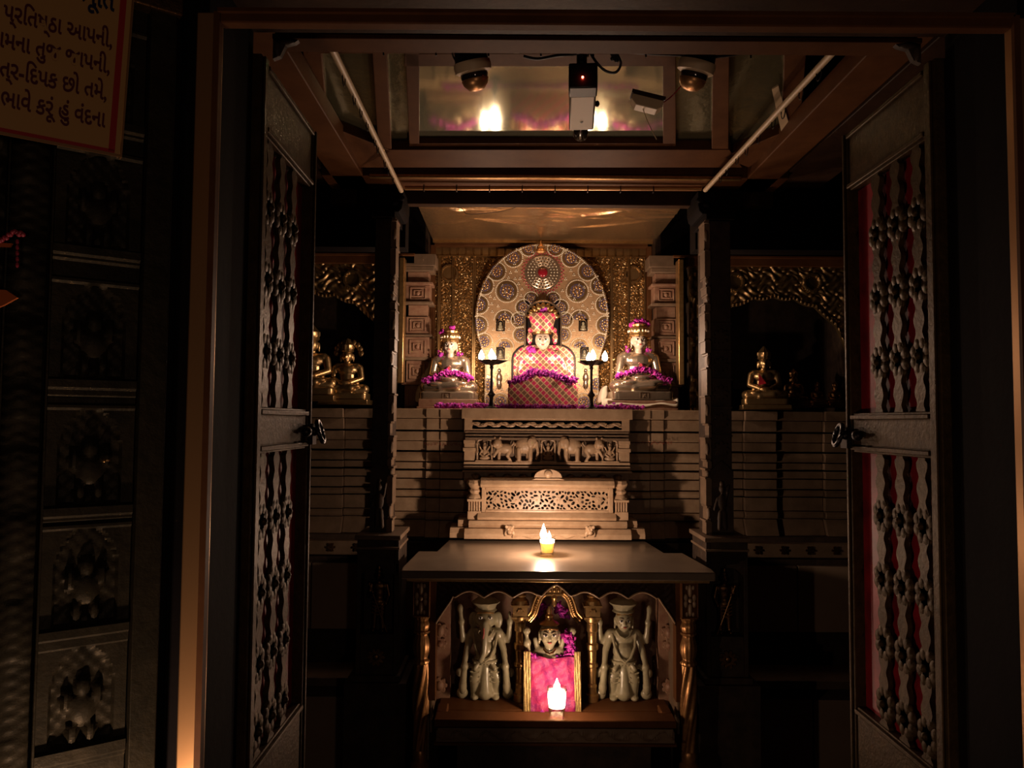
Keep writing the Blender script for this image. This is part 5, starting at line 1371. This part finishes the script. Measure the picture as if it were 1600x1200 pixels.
# ---- little marble figures below
def pot_figure(name, loc, mir, label, elephant_head):
    t = empty(name, loc, label, 'statue'); TM = T3(loc, 0, 1, mir); q = B(TM)
    # legs, feet
    q.cap((-.03, .0, .012), (-.034, -.008, .065), .014, .016); q.cap((.03, 0, .012), (.032, -.01, .06), .014, .016)
    q.cap((-.034, -.008, .065), (-.016, .0, .11), .017, .02); q.cap((.032, -.01, .06), (.016, 0, .11), .017, .02)
    q.ball((-.032, -.012, .008), (.013, .02, .009)); q.ball((.032, -.012, .008), (.013, .02, .009))
    # apron and animal between the legs
    q.cap((0, -.012, .022), (0, -.01, .095), .024, .012); q.ball((0, -.014, .022), (.027, .02, .02))
    for k in (-1, 1): q.cap((k*.02, -.02, .112), (k*.03, -.026, .098), .007, .008); q.cap((k*.05, -.004, .1), (k*.07, 0, .085), .008, .010); q.ball((k*.078, 0, .078), (.012, .01, .014)); q.ball((k*.07, .0, .016), (.018, .014, .018))
    # hips, belly, chest
    q.ball((0, 0, .12), (.036, .026, .024)); q.ball((0, -.008, .148), (.034, .03, .032)); q.ball((0, .0, .185), (.038, .024, .026))
    q.cap((-.038, .002, .195), (.038, .002, .195), .018)
    # four arms: two lowered, two raised
    for k in (-1, 1):
        q.cap((k*.042, 0, .19), (k*.056, -.01, .15), .012, .0105); q.cap((k*.056, -.01, .15), (k*.062, -.03, .115), .010, .008); q.ball((k*.062, -.034, .106), (.012, .011, .014))
        q.cap((k*.044, .004, .195), (k*.07, .0, .175), .0105, .009); q.cap((k*.07, 0, .175), (k*.074, -.008, .225), .009, .0075); q.ball((k*.074, -.01, .234), (.010, .008, .013))
        q.cap((k*.062, -.034, .106), (k*.066, -.03, .06), .009, .011); q.ball((k*.067, -.028, .045), (.013, .012, .024))
    q.cap((.074, -.01, .235), (.078, -.01, .275), .006, .0075); q.ball((.078, -.01, .272), (.009, .007, .016))
    q.cap((-.074, -.01, .235), (-.074, -.01, .262), .005, .0045)
    q.cap((0, .002, .2), (0, 0, .222), .015)
    # garland over shoulders
    if elephant_head:
        q.ball((0, -.002, .242), (.034, .030, .030), 16, 12)
        q.cap((.0, -.028, .235), (.001, -.038, .19), .0125, .0105); q.cap((.001, -.038, .19), (.003, -.042, .15), .0105, .010); q.cap((.003, -.042, .15), (.012, -.044, .128), .010, .009)
        for k in (-1, 1): q.ball((k*.038, .004, .236), (.015, .007, .026)); q.cap((k*.014, -.028, .222), (k*.02, -.042, .208), .004, .0025)
    blob('body', q, 'idolgrey', t, .003, 2)
    if elephant_head:
        for k in (-1, 1):
            q = B(TM); q.ball((k*.0145, -.0285, .250), (.007, .003, .0045)); e = mk('eye', q, 'eye', t)
            q = B(TM); q.ball((k*.0145, -.031, .250), (.0027, .0015, .0036)); mk('pupil', q, 'pupil', e)
        q = B(TM); q.tube([(.004, -.0415, .222), (.004, -.0455, .205), (.006, -.0465, .192)], .0022, 6); mk('red_mark', q, 'lip', t)
    else:
        head(TM @ Vector((0, -.006, .240)), .035, 'idolgrey', t, neck=False)
    q = B(TM); q.lathe(0, 0, [(.029, .263), (.034, .267), (.029, .273), (.032, .282), (.040, .288), (.043, .293), (.036, .297), (.03, .302), (.012, .306)], 24, lobes=10, la=.04); mk('turban_crown', q, 'idolgrey', t)
    q = B(TM)
    q.tube([(-.036, -.012, .2), (-.03, -.03, .165), (-.016, -.04, .135), (0, -.042, .122), (.016, -.04, .135), (.03, -.03, .165), (.036, -.012, .2)], .0042, 8)
    q.tube([(-.024, -.012, .21), (-.014, -.025, .196), (0, -.03, .19), (.014, -.025, .196), (.024, -.012, .21)], .0032, 8)
    mk('necklace', q, 'idolgrey', t)
    q = B(TM); q.tube([(.036*math.cos(a), -.002-.027*abs(math.sin(a)) if math.sin(a) < 0 else .02*math.sin(a), .116) for a in [2*math.pi*k/20 for k in range(20)]], .005, 8, True)
    for k in range(7): q.ball((-.03+.01*k, -.028+.0008*(k-3)**2, .112), (.004, .004, .0055), 8, 6)
    mk('waist_belt', q, 'idolgrey', t)
    for k in (-1, 1):
        q = B(TM); 
        for j in range(4): q.tube([(k*(.016+.014*i), -.022+.001*i, .1-.014*j-.004*math.sin(i*1.6)) for i in range(3)], .0028, 6)
        mk('dhoti_fold', q, 'idolgrey', t)
    q = B(TM)
    if elephant_head: q.tube([(-.024, -.02, .262), (-.012, -.030, .266), (0, -.033, .267), (.012, -.030, .266), (.024, -.02, .262)], .003, 6)
    else: q.tube([(-.022, -.02, .26), (0, -.028, .264), (.022, -.02, .26)], .003, 6)
    mk('gilt_browband', q, 'gilt', t)
YFIG = 2.40
pot_figure('elephant_headed_figure', (UX(762, YFIG), YFIG, ZTR), -1, 'grey-green marble elephant-headed four-armed figure left of the little shrine', True)
pot_figure('attendant_figure', (UX(974, YFIG), YFIG, ZTR), 1, 'grey-green marble four-armed crowned attendant right of the little shrine', False)
# torana
YA = 2.385
t = empty('gilt_torana', (UX(866, YA), YA, ZTR), 'small gilded arch on turned columns around the middle deity', 'arch')
zk = UZ(962, YA)
for px in (815, 926):
    x = UX(px, YA); q = B(); H = zk-ZTR
    prof = [(.020, 0), (.020, .02), (.014, .024), (.014, .04), (.017, .043), (.017, .05), (.0135, .054), (.0135, .10), (.018, .104), (.018, .112), (.014, .116), (.0145, .15), (.019, .156), (.019, .17), (.0135, .175), (.0135, .205), (.017, .21), (.016, .235), (.022, .24), (.024, .25), (.024, H)]
    q.lathe(x, YA, [(r, z+ZTR) for r, z in prof if z <= H], 16); q.box(x-.026, x+.026, YA-.022, YA+.022, zk-.006, zk); mk('column', q, 'gilt', t)
    q = B(); q.box(x-.022, x+.022, YA-.02, YA+.02, zk, zk+.03); q.box(x-.028, x+.028, YA-.026, YA+.026, zk+.03, zk+.036); q.rosette(x, zk+.015, YA-.024, YA-.02, .010, 6)
    q.lathe(x, YA, [(.027, zk+.036), (.024, zk+.048), (.014, zk+.056), (.018, zk+.062), (.011, zk+.07), (.013, zk+.075), (.004, zk+.088)], 16); mk('capital_turret', q, 'gilt', t)
ac = UX(867, YA); q = B()
path = [(UX(827, YA), UZ(968, YA)), (UX(836, YA), UZ(958, YA)), (UX(839, YA), UZ(945, YA)), (UX(845, YA), UZ(930, YA)), (UX(856, YA), UZ(923, YA)), (ac, UZ(921, YA))]
path = chaikin(path+[(2*ac-x, z) for x, z in path[-2::-1]], 2)
for off, r, yy in ((0, .009, YA), (.009, .004, YA-.004), (-.009, .004, YA-.004)):
    P = []
    for i, (x, z) in enumerate(path):
        x2, z2 = path[min(i+1, len(path)-1)]; x1_, z1_ = path[max(i-1, 0)]; d = math.hypot(x2-x1_, z2-z1_) or 1
        P.append((x-(z2-z1_)/d*off, yy, z+(x2-x1_)/d*off))
    q.tube(P, r, 10)
arch_o = mk('arch_band', q, 'gilt', t)
q = B()
for i in range(0, len(path), 1): q.ball((path[i][0], YA-.009, path[i][1]), .0032, 8, 6)
mk('beading', q, 'gilt', arch_o)
q = B(); zc = UZ(921, YA); q.box(ac-.022, ac+.022, YA-.014, YA+.008, zc-.012, zc+.008); q.box(ac-.028, ac+.028, YA-.018, YA+.01, zc-.016, zc-.011)
for k in (-1, 0, 1): q.ball((ac+k*.013, YA-.015, zc), (.005, .004, .006))
q.lathe(ac, YA-.004, [(.010, zc+.008), (.012, zc+.014), (.003, zc+.022), (.001, zc+.03)], 12); q.lathe(ac, YA-.012, [(.003, zc-.05), (.008, zc-.042), (.006, zc-.03), (.010, zc-.022), (.007, zc-.013)], 12); mk('keystone', q, 'gilt', t)
# deity
YE = 2.36
dxx, dz = UX(860, YE), ZTR
t = empty('small_deity', (dxx, YE, ZTR), 'small dark marble deity with painted eyes under the gilt arch, hands raised', 'idol')
hz = UZ(990, YE)
q = B()
q.ball((dxx, YE+.005, hz-.075), (.03, .022, .03)); q.cap((dxx-.028, YE+.004, hz-.055), (dxx+.028, YE+.004, hz-.055), .015)
q.ball((dxx, YE, hz-.12), (.036, .026, .04)); q.box(dxx-.05, dxx+.05, YE-.03, YE+.03, ZTR, hz-.12)
for k in (-1, 1):
    q.ball((dxx+k*.014, YE-.018, hz-.072), (.013, .01, .012))
    q.cap((dxx+k*.034, YE+.004, hz-.055), (dxx+k*.06, YE, hz-.075), .0115, .010); q.cap((dxx+k*.06, YE, hz-.075), (dxx+k*.066, YE-.012, hz-.03), .009, .0075)
    q.ball((dxx+k*.067, YE-.014, hz-.024), (.012, .009, .014)); q.ball((dxx+k*.069, YE-.014, hz+.012), (.012, .01, .012)); q.cap((dxx+k*.067, YE-.012, hz-.02), (dxx+k*.07, YE-.012, hz+.012), .006)
    q.cap((dxx+k*.034, YE+.008, hz-.05), (dxx+k*.043, YE+.006, hz-.018), .009, .007)
blob('body', q, 'idolgrey', t, .003, 2)
head((dxx, YE-.006, hz), .039, 'idolgrey', t)
q = B(); q.lathe(dxx, YE, [(.027, hz+.026), (.030, hz+.030), (.022, hz+.036), (.013, hz+.042), (.011, hz+.048), (.013, hz+.054), (.007, hz+.060), (.008, hz+.068), (.003, hz+.082)], 22, lobes=9, la=.06); mk('crown', q, 'gilt', t)
q = B(); q.tube([(dxx-.024, YE-.022, hz+.017), (dxx-.012, YE-.033, hz+.022), (dxx, YE-.036, hz+.024), (dxx+.012, YE-.033, hz+.022), (dxx+.024, YE-.022, hz+.017)], .003, 6); q.ball((dxx, YE-.038, hz+.02), (.003, .002, .006)); mk('brow_jewel', q, 'gilt', t)
q = B(); q.tube([(dxx-.018, YE-.018, hz-.04), (dxx-.01, YE-.028, hz-.047), (dxx, YE-.03, hz-.05), (dxx+.01, YE-.028, hz-.047), (dxx+.018, YE-.018, hz-.04)], .003, 6); mk('necklace', q, 'brass_dark', t)
def PE(px, py, Y=2.34): x, z = U(px, py, Y); return (x, Y, z)
petals('flower_garland', [PE(884, 988), PE(892, 1000), PE(893, 1015), PE(884, 1030), PE(872, 1036)], 190, .009, .008, 'petal', 'purple garland down the right side of the small deity', seed=30)
petals('flower_garland', [PE(824, 1022), PE(834, 1030), PE(848, 1038), PE(862, 1040)], 110, .009, .0065, 'petal2', 'violet garland at the lower left of the small deity', seed=31)
petals('flower_cluster', [PE(838, 962, 2.4), PE(842, 952, 2.4), PE(848, 946, 2.4)], 80, .009, .007, 'petal2', 'purple flowers left of the small deity’s crown', 'flowers', seed=32)
petals('flower_cluster', [PE(880, 962, 2.4), PE(875, 952, 2.4), PE(870, 944, 2.4)], 80, .009, .007, 'petal2', 'purple flowers right of the small deity’s crown', 'flowers', seed=33)
# red cloth in front of the deity
YCt = 2.30
t = empty('brocade_cloth', (UX(863, YCt), YCt, zt0-.02), 'crimson brocade cloth with gold side borders hung before the small deity', 'cloth')
def sheet(px0, px1, py0, py1, name, m, fold=.003, dy=0, wob=0):
    nx, nz = 40, 60; U_, V_ = np.meshgrid(np.linspace(0, 1, nx), np.linspace(0, 1, nz))
    xl0, z0 = U(px0, py1, YCt); xr0, _ = U(px1, py1, YCt); z1 = UZ(py0, YCt)
    PX = xl0+(xr0-xl0)*U_; PZ = z0+(z1-z0)*V_ + wob*np.sin(U_*9)*V_**3
    PY = YCt+dy+.03*V_+fold*np.sin(U_*17+V_*5)+fold*.8*np.sin(V_*21-U_*11)
    q = B(); q.grid(PX, PY, PZ, 0); o = mk(name, q, m, t, smooth=70); md = o.modifiers.new('t', 'SOLIDIFY'); md.thickness = .0015
sheet(829, 899, 1032, 1114, 'brocade_panel', 'clothred', .003, wob=.004)
sheet(818, 829, 1022, 1116, 'gold_border', 'clothgold', .0006, -.002); sheet(898, 908, 1022, 1116, 'gold_border', 'clothgold', .0006, -.002)
petals('fallen_petals', [PE(846, 1112, 2.27), PE(852, 1114, 2.265)], 8, .006, .003, 'petal', 'few fallen red petals at the foot of the brocade cloth', 'petals', seed=40)

# ---- glass candles
def glass_candle(px, pyb, Y, zb, label, light_e, r=.0265, h=.052, fill='oil', fh=.022, off=0):
    x = UX(px, Y, pyb); t = empty('glass_candle', (x, Y, zb), label, 'candle')
    q = B(); prof = [(.0005, zb+.0008), (r*.72, zb), (r*.76, zb+.004), (r*.8, zb+.012), (r, zb+h), (r-.0018, zb+h), (r*.8-.002, zb+.013), (r*.7, zb+.009), (.0005, zb+.008)]
    q.lathe(x, Y, prof, 36); mk('glass_cup', q, 'glass', t, smooth=50)
    return t, x
t, x = glass_candle(855, 866, 2.46, ZTB+.0005, 'short glass cup of oil with a bright flame on the marble table', 1)
zb_ = ZTB+.0005
q = B(); q.lathe(x, 2.46, [(.018, zb_+.0095), (.0185, zb_+.013), (.0222, zb_+.038), (.0005, zb_+.0382)], 32); mk('lamp_oil', q, 'oil', t)
q = B(); q.lathe(x, 2.46, [(.0228, zb_+.0395), (.0238, zb_+.048), (.0005, zb_+.049)], 32); mk('melted_wax', q, 'wax', t)
for fx, fy, s in ((-.012, -.004, 1.5), (.006, .002, .8)):
    q = B(); fz = zb_+.048; q.lathe(x+fx, 2.46+fy, [(.001, fz), (.006*s, fz+.006*s), (.0075*s, fz+.012*s), (.005*s, fz+.02*s), (.002*s, fz+.028*s), (.0003, fz+.034*s)], 14); mk('flame', q, 'flame', t)
light((x-.01, 2.456, zb_+.078), 1.75, .009)
zlc = zt0+.0005
t, x = glass_candle(870, 1120, 2.192, zlc, 'glowing glass candle before the crimson cloth', 1, r=.0285, h=.083)
q = B(); q.lathe(x, 2.192, [(.019, zlc+.0095), (.0222, zlc+.022), (.0235, zlc+.03), (.0005, zlc+.0302)], 32); mk('water', q, 'glass', t)
q = B(); q.lathe(x, 2.192, [(.0225, zlc+.031), (.0242, zlc+.045), (.0255, zlc+.062), (.020, zlc+.066), (.0005, zlc+.0665)], 32); mk('glowing_wax', q, mat('lit_wax', (1, .8, .6), .5, emis=(1, .72, .5), estr=14, bump=0), t)  # candlelight inside the wax given as emission
q = B(); fz = zlc+.066; q.lathe(x, 2.192, [(.001, fz), (.008, fz+.007), (.010, fz+.014), (.007, fz+.024), (.003, fz+.034), (.0003, fz+.042)], 14); mk('flame', q, 'flame', t)
light((x, 2.192, fz+.03), ELAMP*.5, .012, (1, .6, .42))

# ================================================================== SMALL IDOLS IN THE SIDE NICHES
def small_idol(loc, s, m, label, halo=False, rz=0, cloth=False):
    t = empty('small_brass_idol', loc, label, 'idol')
    TM = Matrix.Translation(Vector(loc)) @ Matrix.Rotation(rz, 4, 'Z') @ Matrix.Diagonal((s, s, s, 1))
    q = B(TM); seated_body(q); base_block(q); blob('body', q, m, t, .0036*s if s > .6 else .003, 2)
    q = B(TM); q.ball((0, -.004, .218), (.028, .03, .034)); q.ball((0, -.034, .212), (.005, .006, .01)); q.ball((0, -.02, .195), (.014, .012, .01))
    for k in (-1, 1): q.ball((k*.031, 0, .208), (.006, .008, .022))
    blob('head', q, m, t, .003, 2)
    q = B(TM @ Matrix.Translation((0, 0, .236))); q.lathe(0, 0, [(.027, 0), (.032, .006), (.03, .014), (.034, .022), (.034, .036), (.024, .046), (.012, .06), (.004, .07)], 22, lobes=11, la=.05); mk('crown', q, m, t)
    if halo:
        for k in range(9):
            a = math.pi*k/8; q = B(TM); q.ball((.062*math.cos(a), .03, .235+.055*math.sin(a)), (.016, .01, .018), 12, 8); mk('halo_petal', q, m, t)
    if cloth:
        q = B(TM); q.prism([(-.03, .16), (.004, .11), (-.034, .10)], -.042, -.034); mk('red_sash', q, 'red', t)
    q = B(TM); q.box(-.12, .12, -.095, .055, -.022, -.001); q.box(-.125, .125, -.1, .06, -.026, -.022); mk('pedestal', q, m, t, bevel=.002)
    return t
ZN = ZSH+.026
small_idol((UX(486, 3.12), 3.12, ZN+.025), .95, 'brass', 'brass seated idol half hidden behind the left door leaf', cloth=True)
small_idol((UX(542, 3.14), 3.14, ZN+.01), .82, 'brass', 'brass seated idol with petal halo in the left side niche', halo=True)
small_idol((UX(1194, 3.12), 3.12, ZN+.0), .78, 'brass', 'brass seated idol with red sash in the right side niche', cloth=True, rz=R(-10))
small_idol((UX(1240, 3.2), 3.2, ZN), .5, 'brass_dark', 'tiny dim idol just right of the red-sashed brass idol')
small_idol((UX(1277, 3.16), 3.16, ZN), .32, 'brass_dark', 'tiniest dim idol, second from the right end of the right niche')
small_idol((UX(1304, 3.16), 3.16, ZN), .32, 'brass_dark', 'tiniest dim idol at the right end of the right niche')

# ================================================================== LIGHTS OUTSIDE, WORLD, CAMERA
# an oil lamp standing on the hall floor just left of the doorway, below the picture
t = empty('floor_oil_lamp', (-.44, .80, -.60), 'brass oil lamp on a tall stand low beside the doorway, below the picture edge', 'lamp')
q = B(); q.lathe(-.44, .80, [(.07, ZB), (.07, ZB+.01), (.02, ZB+.03), (.01, ZB+.06), (.01, -.67), (.02, -.66), (.035, -.64), (.038, -.625), (.034, -.625), (.005, -.64)], 24); mk('stand', q, 'brass', t)
q = B(); q.lathe(-.44, .80, [(.001, -.625), (.006, -.617), (.007, -.61), (.003, -.598), (.0004, -.588)], 12); mk('flame', q, 'flame', t)
light((-.44, .80, -.592), 1.35, .01)
light((.3, -.6, -.15), 1.5, .03)  # unseen fill light added behind the camera, no flame there
def zup():
    for o in bpy.data.objects:
        if o.parent is None: o.location.z += EYE
w = bpy.data.worlds.new('night'); bpy.context.scene.world = w; w.use_nodes = True
w.node_tree.nodes['Background'].inputs[0].default_value = (.42, .3, .32, 1); w.node_tree.nodes['Background'].inputs[1].default_value = .003
cam = bpy.data.cameras.new('camera'); co = bpy.data.objects.new('camera', cam); C.objects.link(co)
cam.sensor_width = 36; cam.lens = 36*F/1600; cam.clip_start = .01
co.matrix_world = CAMROT.to_4x4()
zup()
S = bpy.context.scene; S.camera = co
S.view_settings.view_transform = 'Standard'; S.view_settings.look = 'None'; S.view_settings.gamma = 1
S.view_settings.exposure = 1.6
S.view_settings.use_curve_mapping = False
S.cycles.max_bounces = 8; S.cycles.transparent_max_bounces = 8
S.cycles.sample_clamp_indirect = 3
S.cycles.caustics_reflective = False; S.cycles.caustics_refractive = False
S.cycles.use_denoising = True
